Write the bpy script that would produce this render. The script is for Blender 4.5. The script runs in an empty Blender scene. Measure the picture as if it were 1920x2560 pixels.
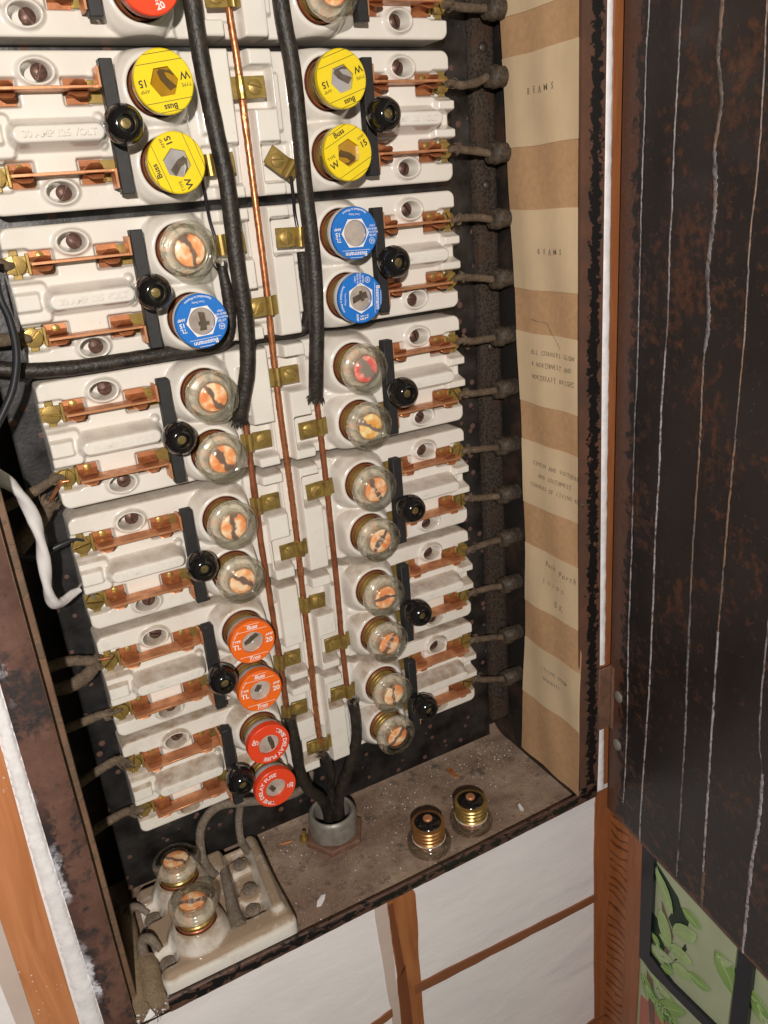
import bpy, bmesh, math, random
import numpy as np
from mathutils import Vector, Matrix
random.seed(7)
S = bpy.context.scene
COL = S.collection
RAD = math.radians

# ---------------------------------------------------------------- camera, light, exposure
cd = bpy.data.cameras.new("camera")
cam = bpy.data.objects.new("camera", cd); COL.objects.link(cam)
CX, CY, CZ = -0.18578, -0.53726, -0.04344
Rm = [[0.87573, 0.41918, 0.23955], [-0.47663, 0.82966, 0.29066], [-0.07691, -0.36872, 0.92636]]
m = Matrix(((Rm[0][0], Rm[0][2], -Rm[0][1], CX), (Rm[1][0], Rm[1][2], -Rm[1][1], CY), (Rm[2][0], Rm[2][2], -Rm[2][1], CZ), (0, 0, 0, 1)))
cam.matrix_world = m
cd.sensor_fit = 'VERTICAL'; cd.sensor_height = 36.0; cd.lens = 2013.7 / 2560 * 36
cd.clip_start = 0.01; cd.clip_end = 50
S.camera = cam
S.view_settings.view_transform = 'Standard'; S.view_settings.look = 'None'
S.view_settings.exposure = 0.0; S.view_settings.gamma = 1.0
W = bpy.data.worlds.new("World"); S.world = W; W.use_nodes = True
W.node_tree.nodes["Background"].inputs[0].default_value = (1.0, 0.93, 0.86, 1)
W.node_tree.nodes["Background"].inputs[1].default_value = 0.075
ld = bpy.data.lights.new("phone_flash", 'POINT'); ld.energy = 30.5; ld.shadow_soft_size = 0.011
ld.color = (1.0, 0.93, 0.85)
lo = bpy.data.objects.new("phone_flash", ld); COL.objects.link(lo)
fw = Vector((Rm[0][1], Rm[1][1], Rm[2][1])); rt = Vector((Rm[0][0], Rm[1][0], Rm[2][0])); up = Vector((Rm[0][2], Rm[1][2], Rm[2][2]))
lo.location = Vector((CX, CY, CZ)) - fw * 0.30 + rt * 0.012 + up * 0.012
S.cycles.max_bounces = 8; S.cycles.transparent_max_bounces = 12

# ---------------------------------------------------------------- materials
class NT:
    def __init__(s, name):
        s.m = bpy.data.materials.new(name); s.m.use_nodes = True
        s.t = s.m.node_tree; s.n = s.t.nodes; s.l = s.t.links
        s.b = s.n["Principled BSDF"]; s.out = s.n["Material Output"]
        s.co = None
    def node(s, typ, **kw):
        n = s.n.new(typ)
        for k, v in kw.items(): setattr(n, k, v)
        return n
    def coord(s):
        if s.co is None: s.co = s.node('ShaderNodeTexCoord').outputs['Object']
        return s.co
    def scaled(s, sc):
        mp = s.node('ShaderNodeMapping'); mp.inputs['Scale'].default_value = sc
        s.l.new(s.coord(), mp.inputs[0]); return mp.outputs[0]
    def noise(s, scale, detail=3, rough=.55, vec=None, dist=0, obj_rand=False):
        n = s.node('ShaderNodeTexNoise'); n.inputs['Scale'].default_value = scale
        n.inputs['Detail'].default_value = detail; n.inputs['Roughness'].default_value = rough
        n.inputs['Distortion'].default_value = dist
        v = vec or s.coord()
        if obj_rand:
            oi = s.node('ShaderNodeObjectInfo'); ad = s.node('ShaderNodeVectorMath', operation='ADD')
            mu = s.node('ShaderNodeMath', operation='MULTIPLY'); mu.inputs[1].default_value = 13.7
            s.l.new(oi.outputs['Random'], mu.inputs[0]); s.l.new(v, ad.inputs[0]); s.l.new(mu.outputs[0], ad.inputs[1]); v = ad.outputs[0]
        s.l.new(v, n.inputs['Vector']); return n.outputs[0]
    def voro(s, scale, vec=None, rnd=1.0):
        n = s.node('ShaderNodeTexVoronoi'); n.inputs['Scale'].default_value = scale; n.inputs['Randomness'].default_value = rnd
        s.l.new(vec or s.coord(), n.inputs['Vector']); return n.outputs['Distance']
    def ramp(s, fac, stops, interp='LINEAR'):
        r = s.node('ShaderNodeValToRGB'); cr = r.color_ramp; cr.interpolation = interp
        while len(cr.elements) < len(stops): cr.elements.new(.5)
        for e, (p, c) in zip(cr.elements, stops):
            e.position = p; e.color = (c[0], c[1], c[2], 1) if not isinstance(c, (int, float)) else (c, c, c, 1)
        s.l.new(fac, r.inputs[0]); return r.outputs[0]
    def mix(s, fac, a, b, mode='MIX'):
        x = s.node('ShaderNodeMix', data_type='RGBA', blend_type=mode)
        for sock, v in ((x.inputs[0], fac), (x.inputs[6], a), (x.inputs[7], b)):
            if isinstance(v, (int, float)): sock.default_value = v
            elif isinstance(v, tuple): sock.default_value = (*v, 1) if len(v) == 3 else v
            else: s.l.new(v, sock)
        return x.outputs[2]
    def math(s, op, a, b=0.0, clamp=False):
        x = s.node('ShaderNodeMath', operation=op); x.use_clamp = clamp
        for sock, v in ((x.inputs[0], a), (x.inputs[1], b)):
            if isinstance(v, (int, float)): sock.default_value = v
            else: s.l.new(v, sock)
        return x.outputs[0]
    def sep(s, v):
        x = s.node('ShaderNodeSeparateXYZ'); s.l.new(v, x.inputs[0]); return x.outputs
    def bump(s, h, strength=.3, dist=.001):
        b = s.node('ShaderNodeBump'); b.inputs['Strength'].default_value = strength; b.inputs['Distance'].default_value = dist
        s.l.new(h, b.inputs['Height']); s.l.new(b.outputs[0], s.b.inputs['Normal'])
    def set(s, **kw):
        for k, v in kw.items():
            i = s.b.inputs[k.replace('_', ' ')]
            if isinstance(v, (int, float)): i.default_value = v
            elif isinstance(v, tuple): i.default_value = (*v, 1) if len(v) == 3 else v
            else: s.l.new(v, i)
        return s

def simple(name, c, rough=.5, metal=0.0, var=.25, scale=200, bump=0.0, coat=0.0, spec=.5):
    t = NT(name)
    n = t.noise(scale, 4, obj_rand=True)
    k = t.ramp(n, [(.25, 1 - var), (.75, 1 + var * .6)])
    t.set(Base_Color=t.mix(1.0, c, k, 'MULTIPLY'), Roughness=rough, Metallic=metal, Coat_Weight=coat)
    t.b.inputs['Specular IOR Level'].default_value = spec
    if bump: t.bump(t.noise(scale * 2.5, 3), bump, .0006)
    return t.m

M = {}
def porcelain():
    t = NT('porcelain_glaze')
    geo = t.node('ShaderNodeNewGeometry'); oi = t.node('ShaderNodeObjectInfo')
    nz = t.sep(geo.outputs['Normal'])[2]
    dustamt = t.sep(oi.outputs['Color'])[0]
    up_ = t.ramp(nz, [(.2, 0.0), (.62, 1.0)])
    n1 = t.noise(90, 5, .65, None, 0, True); n2 = t.noise(420, 3, .5, None, 0, True)
    d = t.math('MULTIPLY', t.math('MULTIPLY', up_, dustamt), t.ramp(n1, [(.3, .35), (.65, 1.0)]), True)
    faint = t.math('MULTIPLY', t.ramp(n1, [(.52, 0.0), (.8, 1.0)]), t.math('MULTIPLY', dustamt, .30))
    base = t.mix(t.ramp(t.noise(35, 3, .5, None, 0, True), [(.3, 0.0), (.7, 1.0)]), (.775, .735, .680), (.725, .68, .615))
    specks = t.ramp(t.voro(150), [(.035, 1.0), (.06, 0.0)])
    base = t.mix(t.math('MULTIPLY', specks, t.math('MULTIPLY', t.ramp(n2, [(.5, 0.0), (.6, 1.0)]), .7)), base, (.12, .08, .05))
    c = t.mix(d, base, (.30, .215, .145)); c = t.mix(faint, c, (.36, .26, .18))
    r = t.mix(d, (.13, .13, .13), (.8, .8, .8))
    t.set(Base_Color=c, Roughness=r, Coat_Weight=.25, Coat_Roughness=.06)
    t.bump(t.noise(160, 3), .06, .0012)
    return t.m
M['porcelain'] = porcelain()
M['white_ceramic'] = M['porcelain']
def oxid_metal(name, c1, c2, rough=.38, metal=.75, scale=160, coat=0):
    t = NT(name)
    n = t.noise(scale, 5, .6, obj_rand=True); k = t.ramp(n, [(.35, 0.0), (.7, 1.0)])
    t.set(Base_Color=t.mix(k, c1, c2), Metallic=metal, Roughness=t.ramp(n, [(.3, rough - .1), (.7, rough + .15)]))
    t.bump(t.noise(scale * 5, 3), .15, .0003)
    return t.m
M['copper'] = oxid_metal('oxidised_copper', (.70, .33, .165), (.46, .195, .09), .40, .5)
M['copper_dark'] = oxid_metal('brown_copper', (.40, .14, .06), (.20, .065, .03), .45, .5)
M['copper_jaw'] = oxid_metal('brown_copper_jaw', (.52, .205, .085), (.27, .095, .04), .40, .5)
M['copper_bright'] = oxid_metal('bare_copper_strand', (.70, .28, .12), (.30, .10, .045), .32, .7, 300)
M['brass'] = oxid_metal('aged_brass', (.46, .32, .09), (.20, .125, .04), .36, .6)
M['slot_dirt'] = simple('dirt_in_screw_slot', (.045, .032, .018), .8, 0, .3)
M['brass_screw'] = oxid_metal('brown_brass_screw', (.42, .29, .085), (.25, .165, .05), .42, .5)
M['brass_dark'] = oxid_metal('recess_shaded_brass', (.24, .17, .06), (.08, .06, .03), .45, .5)  # knob screws: brass darkened, the shade of the recess put into the colour
M['bronze_shell'] = oxid_metal('bronze_thread', (.50, .25, .09), (.28, .13, .05), .3, .7)
M['brass_shell'] = oxid_metal('brass_thread', (.58, .40, .13), (.33, .20, .06), .28, .75)
M['iron_screw'] = oxid_metal('rusty_iron', (.15, .075, .055), (.055, .032, .028), .42, .45, 400)
M['bakelite'] = simple('black_bakelite', (.009, .008, .008), .12, 0, .2, 100, 0, .3)
M['fibre'] = simple('black_fibre', (.019, .0185, .020), .55, 0, .35, 300, .1)
def cloth(name, c1, c2, rough=.75, s=700):
    t = NT(name)
    n = t.noise(120, 4, .6); n2 = t.noise(s, 2)
    c = t.mix(t.ramp(n, [(.35, 0.0), (.68, 1.0)]), c1, c2)
    c = t.mix(t.ramp(n2, [(.35, .5), (.6, 0.0)]), c, tuple(x * .45 for x in c1))
    t.set(Base_Color=c, Roughness=rough); t.bump(n2, .55, .0009); return t.m
M['cable_black'] = cloth('black_cloth_cable', (.014, .011, .0095), (.042, .031, .023), .5, 480)
M['cable_brown'] = cloth('dusty_brown_cable', (.090, .062, .040), (.185, .132, .088), .85)
M['cable_tan'] = cloth('dusty_tan_loom', (.22, .155, .095), (.30, .215, .135), .9, 900)
M['cable_grey'] = cloth('dusty_grey_wire', (.16, .125, .095), (.24, .19, .15), .9, 500)
M['rubber'] = simple('black_rubber_wire', (.02, .021, .026), .35, 0, .2)
M['enamel'] = simple('black_enamel_wire', (.02, .015, .02), .18, 0, .2)
M['tape'] = simple('white_tape', (.66, .63, .63), .45, 0, .12, 90, .15)
def rust_plate():
    t = NT('rust_spotted_steel')
    v = t.voro(95); n = t.noise(40, 4); n2 = t.noise(400, 3)
    sp = t.ramp(t.math('ADD', v, t.math('MULTIPLY', n, .35)), [(.36, 1.0), (.40, 0.0)])
    base = t.mix(t.ramp(n, [(.35, 0.0), (.65, 1.0)]), (.028, .026, .026), (.105, .102, .104))
    xs = t.sep(t.coord())
    c = t.mix(sp, base, t.mix(n2, (.13, .048, .03), (.07, .03, .022)))
    t.set(Base_Color=c, Roughness=t.mix(sp, (.36, .36, .36), (.8, .8, .8)), Metallic=t.math('MULTIPLY', t.math('SUBTRACT', 1.0, sp), .82)); t.b.inputs['Specular IOR Level'].default_value = .9
    t.bump(t.math('ADD', t.math('MULTIPLY', sp, .5), n2), .25, .0006)
    return t.m
M['plate'] = rust_plate()
def dark_box():
    t = NT('dark_japanned_steel')
    n = t.noise(28, 5, .65); n2 = t.noise(260, 4)
    c = t.mix(t.ramp(n, [(.48, 0.0), (.66, 1.0)]), (.016, .014, .013), (.060, .034, .024))
    sp = t.ramp(t.voro(230), [(.05, 1.0), (.08, 0.0)])
    c = t.mix(t.math('MULTIPLY', sp, t.ramp(n2, [(.55, 0.0), (.7, .8)])), c, (.28, .23, .18))
    t.set(Base_Color=c, Roughness=.5); t.bump(n2, .25, .0007); return t.m
M['box'] = dark_box()
def rail():
    t = NT('crackled_black_paint')
    v = t.voro(430); n = t.noise(60, 4)
    c = t.mix(t.ramp(v, [(.25, 0.0), (.6, 1.0)]), (.024, .018, .015), (.060, .046, .037))
    c = t.mix(t.ramp(n, [(.52, 0.0), (.7, 1.0)]), c, (.06, .035, .024))
    t.set(Base_Color=c, Roughness=.38); t.bump(v, .3, .0006); return t.m
M['rail'] = rail()
def floor_m():
    t = NT('dusty_cabinet_floor')
    n = t.noise(38, 6, .7); n2 = t.noise(330, 4, .7); n3 = t.noise(12, 3)
    c = t.mix(t.ramp(n, [(.32, 0.0), (.68, 1.0)]), (.175, .112, .080), (.37, .27, .195))
    c = t.mix(t.ramp(n3, [(.45, 0.0), (.7, .7)]), c, (.15, .085, .06))
    c = t.mix(t.ramp(n2, [(.58, 0.0), (.70, .8)]), c, (.33, .26, .20))
    c = t.mix(t.ramp(t.noise(75, 5, .7), [(.54, 0.0), (.68, .85)]), c, (.085, .06, .046))
    sp = t.ramp(t.voro(310), [(.10, 1.0), (.16, 0.0)])
    c = t.mix(t.math('MULTIPLY', sp, t.ramp(t.noise(90, 2), [(.5, 0.0), (.62, .7)])), c, (.48, .40, .31))
    t.set(Base_Color=c, Roughness=.9); t.bump(t.math('ADD', n2, n), .5, .0012); return t.m
M['floor'] = floor_m()
def peeled(name, paint, rust1, rust2, lo=.47, hi=.50, scale=110, rough=.42, stretch=(1, 1, 1)):
    t = NT(name)
    vec = t.scaled(stretch)
    n = t.noise(scale, 5, .62, vec, .6); n2 = t.noise(40, 4); n3 = t.noise(600, 3)
    f = t.ramp(n, [(lo, 0.0), (hi, 1.0)])
    r = t.mix(t.ramp(n2, [(.35, 0.0), (.65, 1.0)]), rust1, rust2)
    r = t.mix(t.ramp(n3, [(.3, .35), (.7, 0.0)]), r, tuple(x * .5 for x in rust1))
    t.set(Base_Color=t.mix(f, r, paint), Roughness=t.mix(f, (.6, .6, .6), (rough, rough, rough)))
    t.bump(t.math('ADD', f, t.math('MULTIPLY', n3, .3)), .5, .0006); return t
M['flange_lip'] = peeled('peeling_black_paint', (.009, .008, .008), (.125, .055, .034), (.075, .036, .026), .455, .475, 130, .3).m
def flange_r():
    t = NT('worn_flange_paint')
    x = t.sep(t.coord())[0]; n = t.noise(190, 5, .65); n2 = t.noise(40, 4)
    at = t.node('ShaderNodeAttribute', attribute_name='u'); u = at.outputs['Fac']
    d = t.math('ABSOLUTE', t.math('SUBTRACT', u, .62))
    f = t.ramp(t.math('ADD', d, t.math('MULTIPLY', t.math('SUBTRACT', n, .5), 1.1)), [(.19, 1.0), (.23, 0.0)])
    r = t.mix(t.ramp(n2, [(.35, 0.0), (.65, 1.0)]), (.135, .060, .036), (.085, .045, .032))
    t.set(Base_Color=t.mix(f, r, (.010, .009, .009)), Roughness=t.mix(f, (.6, .6, .6), (.35, .35, .35))); t.bump(n, .3, .0005); return t.m
M['flange_right'] = flange_r()
def lip():
    t = NT('peeled_lip_paint')
    n = t.noise(150, 4, .6, t.scaled((.75, 1, 1.2)), .8); n2 = t.noise(40, 4); n3 = t.noise(500, 3)
    at = t.node('ShaderNodeAttribute', attribute_name='u'); u = at.outputs['Fac']
    d = t.math('ABSOLUTE', t.math('SUBTRACT', u, .47))
    f = t.ramp(t.math('ADD', t.math('MULTIPLY', d, .50), t.math('MULTIPLY', t.math('SUBTRACT', n, .5), 1.5)), [(.118, 1.0), (.138, 0.0)])
    r = t.mix(t.ramp(n2, [(.35, 0.0), (.65, 1.0)]), (.120, .058, .038), (.070, .036, .027))
    r = t.mix(t.ramp(n3, [(.3, .4), (.7, 0.0)]), r, (.04, .02, .015))
    t.set(Base_Color=t.mix(f, r, (.008, .007, .007)), Roughness=t.mix(f, (.55, .55, .55), (.28, .28, .28))); t.bump(t.math('ADD', f, t.math('MULTIPLY', n3, .3)), .45, .0006); return t.m
M['lip'] = lip()
def flange_l():
    t = NT('rust_brown_frame')
    n = t.noise(26, 6, .68); n2 = t.noise(160, 5, .6)
    at = t.node('ShaderNodeAttribute', attribute_name='u'); u = at.outputs['Fac']
    c = t.mix(t.ramp(n, [(.35, 0.0), (.62, 1.0)]), (.085, .038, .029), (.150, .076, .056))
    n5 = t.noise(330, 4, .7)
    dk = t.ramp(t.math('ADD', t.math('MULTIPLY', t.noise(17, 5, .65), .75), t.math('MULTIPLY', n2, .35)), [(.565, 0.0), (.63, 1.0)])
    c = t.mix(t.math('MULTIPLY', dk, t.ramp(n5, [(.35, .35), (.55, 1.0)])), c, (.030, .024, .025))
    c = t.mix(t.ramp(n5, [(.30, .5), (.42, 0.0)]), c, (.05, .025, .02))
    f = t.ramp(t.math('ADD', u, t.math('MULTIPLY', t.math('SUBTRACT', n2, .5), .55)), [(.12, 1.0), (.22, 0.0)])
    pat = t.ramp(t.noise(22, 2), [(.44, 0.0), (.56, 1.0)])
    f = t.math('MULTIPLY', f, pat)
    blk = t.ramp(t.math('ADD', u, t.math('MULTIPLY', t.math('SUBTRACT', n5, .5), .9)), [(.20, 1.0), (.34, 0.0)])
    c = t.mix(t.math('MULTIPLY', blk, t.ramp(t.noise(13, 3), [(.44, 0.0), (.55, .9)])), c, (.016, .015, .018))
    f = t.math('MULTIPLY', f, t.ramp(n5, [(.36, .1), (.52, 1.0)]))
    c = t.mix(f, c, (.62, .62, .68))
    t.set(Base_Color=c, Roughness=.55); t.bump(n2, .35, .0008); return t.m
M['flange_left'] = flange_l()
M['inner_rust'] = peeled('ochre_rust_lip', (.12, .075, .048), (.20, .115, .070), (.15, .080, .050), .5, .6, 90, .7).m
def door_m():
    t = NT('rusted_black_door')
    n = t.noise(17, 7, .72, t.scaled((1, 1, .8)), .5); n2 = t.noise(130, 5, .65); n3 = t.noise(7, 3)
    at = t.node('ShaderNodeAttribute', attribute_name='edge'); e = at.outputs['Fac']
    c = t.mix(t.ramp(n3, [(.4, 0.0), (.6, 1.0)]), (.011, .009, .009), (.024, .018, .018))
    f = t.ramp(t.math('ADD', t.math('MULTIPLY', n2, .6), t.math('MULTIPLY', n, .6)), [(.626, 0.0), (.735, .75)])
    c = t.mix(f, c, t.mix(t.noise(420, 2), (.16, .058, .026), (.035, .018, .014)))
    fe = t.ramp(t.math('ADD', e, t.math('MULTIPLY', t.math('SUBTRACT', n2, .5), 1.3)), [(.48, 0.0), (.60, .85)])
    c = t.mix(fe, c, t.mix(t.noise(300, 3), (.165, .070, .040), (.075, .036, .026)))
    sp = t.ramp(t.voro(150), [(.03, 1.0), (.05, 0.0)])
    c = t.mix(t.math('MULTIPLY', sp, .5), c, (.5, .42, .36))
    t.set(Base_Color=c, Roughness=.42); t.bump(t.math('ADD', n2, f), .35, .0007); return t.m
M['door'] = door_m()
def plaster():
    t = NT('white_painted_plaster')
    n = t.noise(14, 4, .6, t.scaled((1, 1, 2.2))); n2 = t.noise(120, 4, .6)
    c = t.mix(t.ramp(n, [(.35, 0.0), (.75, 1.0)]), (.84, .80, .81), (.77, .73, .75))
    st = t.ramp(t.noise(9, 4, .6, t.scaled((.7, 1, 3.5)), 1.0), [(.60, 0.0), (.78, .55)])
    c = t.mix(st, c, (.50, .475, .52))
    t.set(Base_Color=c, Roughness=.42); t.bump(t.math('ADD', t.math('MULTIPLY', n, 2.0), t.math('MULTIPLY', n2, .12)), .22, .003); return t.m
M['plaster'] = plaster()
M['plaster_bead'] = simple('white_plaster_bead', (.80, .78, .80), .45, 0, .16, 130, .45)
M['cream'] = simple('cream_plaster_crumb', (.55, .43, .30), .8, 0, .3, 300)
M['chip'] = simple('paint_chip_white', (.72, .70, .70), .6, 0, .1)
def wood(name, c1, c2, sc=(60, 60, 6), rough=.4, wave=False):
    t = NT(name)
    v = t.scaled(sc)
    n = t.noise(1.6, 5, .6, v, 1.2)
    c = t.mix(t.ramp(n, [(.32, 0.0), (.68, 1.0)]), c1, c2)
    if wave:
        x = t.sep(t.coord())
        ph = t.math('ADD', t.math('MULTIPLY', x[2], 560.0), t.math('ADD', t.math('MULTIPLY', t.noise(40, 2, .5), 11.0), t.math('ADD', t.math('MULTIPLY', t.noise(8, 2), 22.0), t.math('MULTIPLY', x[1], 40.0))))
        c = t.mix(t.ramp(t.math('SINE', ph), [(.55, 0.0), (.90, .85)]), c, (.085, .022, .010))
        c = t.mix(t.ramp(t.noise(60, 3), [(.45, 0.0), (.75, .35)]), c, (.42, .18, .07))
    if name.startswith('orange'):
        spk = t.math('MULTIPLY', t.ramp(t.voro(260), [(.10, 1.0), (.18, 0.0)]), t.ramp(t.noise(16, 3), [(.56, 0.0), (.64, .9)]))
        c = t.mix(spk, c, (.80, .70, .64)); c = t.mix(t.ramp(t.noise(1.2, 4, .6, t.scaled((150, 150, 5))), [(.62, 0.0), (.72, .5)]), c, (.66, .36, .20))
    t.set(Base_Color=c, Roughness=rough); t.bump(n, .12, .001); return t.m
M['wood_stripe'] = wood('brown_wood_paint', (.40, .155, .055), (.27, .085, .028), (60, 60, 7))
M['wood_left'] = wood('orange_brown_wood_paint', (.56, .23, .10), (.42, .155, .06), (70, 70, 5), .28)
M['wood_dark'] = wood('dark_brown_wood_paint', (.20, .065, .025), (.15, .045, .018), (60, 60, 7))
M['wood_bar'] = wood('brown_bar_paint', (.19, .070, .032), (.27, .10, .04), (7, 60, 60))
M['wood_pale'] = simple('pale_pink_paint', (.56, .45, .40), .5, 0, .08, 40)
M['wood_grain'] = wood('painted_fir_grain', (.36, .135, .045), (.25, .085, .03), (40, 40, 12), .35, True)
M['wood_edge'] = wood('brown_corner_board', (.33, .12, .045), (.24, .08, .03), (60, 60, 7), .35)
M['cardboard'] = simple('tan_cardboard', (.51, .31, .165), .85, 0, .14, 240, .12)
def label_m():
    t = NT('cream_paper'); n = t.noise(22, 4); w = t.noise(1.0, 3, .5, t.scaled((1, 60, 7)))
    t.set(Base_Color=t.mix(1.0, (.67, .51, .325), t.ramp(n, [(.3, .90), (.7, 1.06)]), 'MULTIPLY'), Roughness=.8)
    t.bump(w, .16, .003); return t.m
M['label_paper'] = label_m()
M['ink'] = simple('typewriter_ink', (.19, .15, .11), .8, 0, .5, 700)
M['ink_blue'] = simple('faded_blue_ink', (.22, .20, .19), .8, 0, .3, 500)
M['pencil'] = simple('pencil_grey', (.27, .21, .15), .8, 0, .3)
M['yellow'] = simple('yellow_plastic', (.84, .63, .015), .28, 0, .04)
M['orange'] = simple('orange_plastic', (.86, .15, .015), .3, 0, .04)
M['red'] = simple('red_plastic', (.80, .065, .02), .28, 0, .04)
M['blue'] = simple('blue_label', (.018, .17, .58), .3, 0, .08)
M['white_plastic'] = simple('white_plastic', (.62, .59, .60), .35, 0, .06)
M['print_white'] = simple('white_print', (.82, .78, .76), .5, 0, .03)
M['print_black'] = simple('black_print', (.02, .018, .014), .5, 0, .05)
M['amber'] = simple('amber_window', (.40, .205, .008), .12, 0, .25, 90)
M['clear_grey'] = simple('clear_window_grey', (.36, .34, .34), .10, 0, .25, 90)
M['clear_beige'] = simple('clear_window_beige', (.44, .37, .32), .10, 0, .35, 110)
M['strip'] = simple('fuse_strip_metal', (.17, .13, .10), .3, .5, .4)
M['strip_dark'] = simple('dark_amber_strip', (.10, .055, .012), .3, 0, .3)  # darker amber tone for the strip behind amber windows
M['galv'] = oxid_metal('galvanised_bushing', (.34, .315, .28), (.21, .19, .165), .42, .4)
M['rust_nut'] = simple('rusty_nut', (.19, .10, .065), .7, .2, .4, 120, .2)
M['bushing_tan'] = cloth('fibre_bushing', (.035, .026, .020), (.115, .085, .055), .6, 420)
M['fray_cream'] = simple('cream_fray', (.42, .33, .20), .8, 0, .4, 300)
M['black_bar'] = simple('black_gloss_paint', (.012, .014, .020), .3, 0, .3)
M['mural'] = simple('pale_green_mural', (.40, .45, .29), .5, 0, .12, 25)
M['mural_pink'] = simple('red_brown_mural', (.42, .15, .11), .5, 0, .12, 25)
M['leaf_light'] = simple('painted_leaf_light', (.34, .46, .20), .5, 0, .25, 60)
M['leaf_mid'] = simple('painted_leaf_green', (.22, .36, .10), .5, 0, .25, 60)
M['leaf_deep'] = simple('painted_leaf_deep', (.075, .17, .05), .5, 0, .3, 60)
M['leaf_pale'] = simple('painted_leaf_pale', (.38, .45, .27), .5, 0, .2, 60)
M['leaf_vein'] = simple('painted_leaf_vein', (.36, .48, .22), .5, 0, .15, 60)
M['leaf_dark'] = simple('painted_shade_green', (.012, .03, .016), .5, 0, .2, 60)
M['branch'] = simple('painted_branch', (.16, .10, .075), .5, 0, .2, 60)
def drip_m(name, cols):
    t = NT(name); n = t.noise(55, 5, .65); n2 = t.noise(300, 3)
    c = t.ramp(n, [(.30, cols[0]), (.42, cols[1]), (.56, cols[2]), (.70, cols[3])])
    c = t.mix(t.ramp(n2, [(.50, 0.0), (.66, .8)]), c, (.035, .027, .025))
    t.set(Base_Color=c, Roughness=.5); t.bump(n2, .5, .0008); return t.m
M['drip'] = drip_m('dried_paint_drip', ((.025, .02, .02), (.10, .085, .088), (.20, .18, .185), (.13, .075, .045)))
M['drip_white'] = drip_m('white_paint_drip', ((.06, .045, .04), (.22, .19, .195), (.36, .33, .34), (.20, .13, .085)))
M['drip_rust'] = drip_m('rusty_drip', ((.045, .032, .028), (.12, .095, .085), (.17, .10, .06), (.24, .20, .19)))
M['porc_dusty'] = M['porcelain']
def painted_glow(name, dark, c1, c2, c3, wband=.0021):  # flash reflected by the inner copper, painted in as bright mottled colour
    t = NT(name)
    n = t.noise(150, 2, .5, None, .3, True); nb = t.noise(110, 2, .5, None, 0, True); p = t.sep(t.coord())
    bx = t.math('ADD', t.math('ABSOLUTE', t.math('ADD', p[0], t.math('MULTIPLY', t.math('SUBTRACT', nb, .5), .010))), t.math('MULTIPLY', t.math('SUBTRACT', n, .5), .003))
    c = t.ramp(n, [(.36, c1), (.5, c2), (.64, c3)])
    c = t.mix(t.ramp(t.math('MULTIPLY', bx, 100.0), [(wband * 100 * .55, 1.0), (wband * 100, .0)]), c, dark)
    t.set(Base_Color=c, Roughness=.3); t.b.inputs['Coat Weight'].default_value = .25
    return t.m
M['fuse_orange'] = painted_glow('copper_glow_centre', (.20, .13, .105), (.86, .29, .11), (.96, .44, .19), (1.0, .74, .50))
M['fuse_amber'] = painted_glow('amber_glow_centre', (.26, .20, .16), (.86, .38, .09), (.97, .58, .20), (1.0, .82, .46))
M['fuse_pink'] = painted_glow('pink_glow_centre', (.30, .25, .21), (.85, .13, .12), (.95, .26, .22), (1.0, .55, .45), .0036)
M['core_wall'] = simple('copper_core_wall', (.62, .31, .18), .3, .2, .25, 200)
M['etched'] = simple('etched_white', (.90, .80, .68), .5, 0, .1)
def glass(name, tint, refr=.45):
    t = NT(name)
    t.n.remove(t.b)
    tr = t.node('ShaderNodeBsdfTransparent'); tr.inputs[0].default_value = (*tint, 1)
    gl = t.node('ShaderNodeBsdfGlass'); gl.inputs['Color'].default_value = (*tint, 1); gl.inputs['Roughness'].default_value = .03; gl.inputs['IOR'].default_value = 1.5
    gs = t.node('ShaderNodeBsdfGlossy'); gs.inputs['Roughness'].default_value = .06
    bmp = t.node('ShaderNodeBump'); bmp.inputs['Strength'].default_value = .35; bmp.inputs['Distance'].default_value = .001
    t.l.new(t.noise(130, 3), bmp.inputs['Height'])
    for q in (gl, gs): t.l.new(bmp.outputs[0], q.inputs['Normal'])
    m1 = t.node('ShaderNodeMixShader'); m1.inputs[0].default_value = refr
    t.l.new(tr.outputs[0], m1.inputs[1]); t.l.new(gl.outputs[0], m1.inputs[2])
    fr = t.node('ShaderNodeFresnel'); fr.inputs[0].default_value = 1.5
    ge = t.node('ShaderNodeNewGeometry'); m2 = t.node('ShaderNodeMixShader'); t.l.new(t.math('MULTIPLY', fr.outputs[0], t.math('SUBTRACT', 1.0, ge.outputs['Backfacing'])), m2.inputs[0])
    t.l.new(m1.outputs[0], m2.inputs[1]); t.l.new(gs.outputs[0], m2.inputs[2])
    t.l.new(m2.outputs[0], t.out.inputs['Surface'])
    return t.m
M['glass'] = glass('fuse_glass', (.962, .965, .935), .36)
M['emboss_glass'] = glass('embossed_glass_letters', (.90, .90, .86), .5)
M['lens'] = glass('fuse_lens', (.98, .98, .97), 0.0)
M['emboss'] = simple('embossed_glass', (.50, .50, .45), .12, 0, .4, 300)
def seat():  # coppery reflections seen through the glass, painted as light and dark mottling
    t = NT('seat_painted_glints')
    n2 = t.noise(260, 2, .5, None, 0, True)
    t.set(Base_Color=t.ramp(n2, [(.35, (.40, .36, .29)), (.50, (.72, .66, .56)), (.64, (.82, .52, .37))]), Roughness=.22, Metallic=.15); return t.m
M['seat_grey'] = seat()

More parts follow.
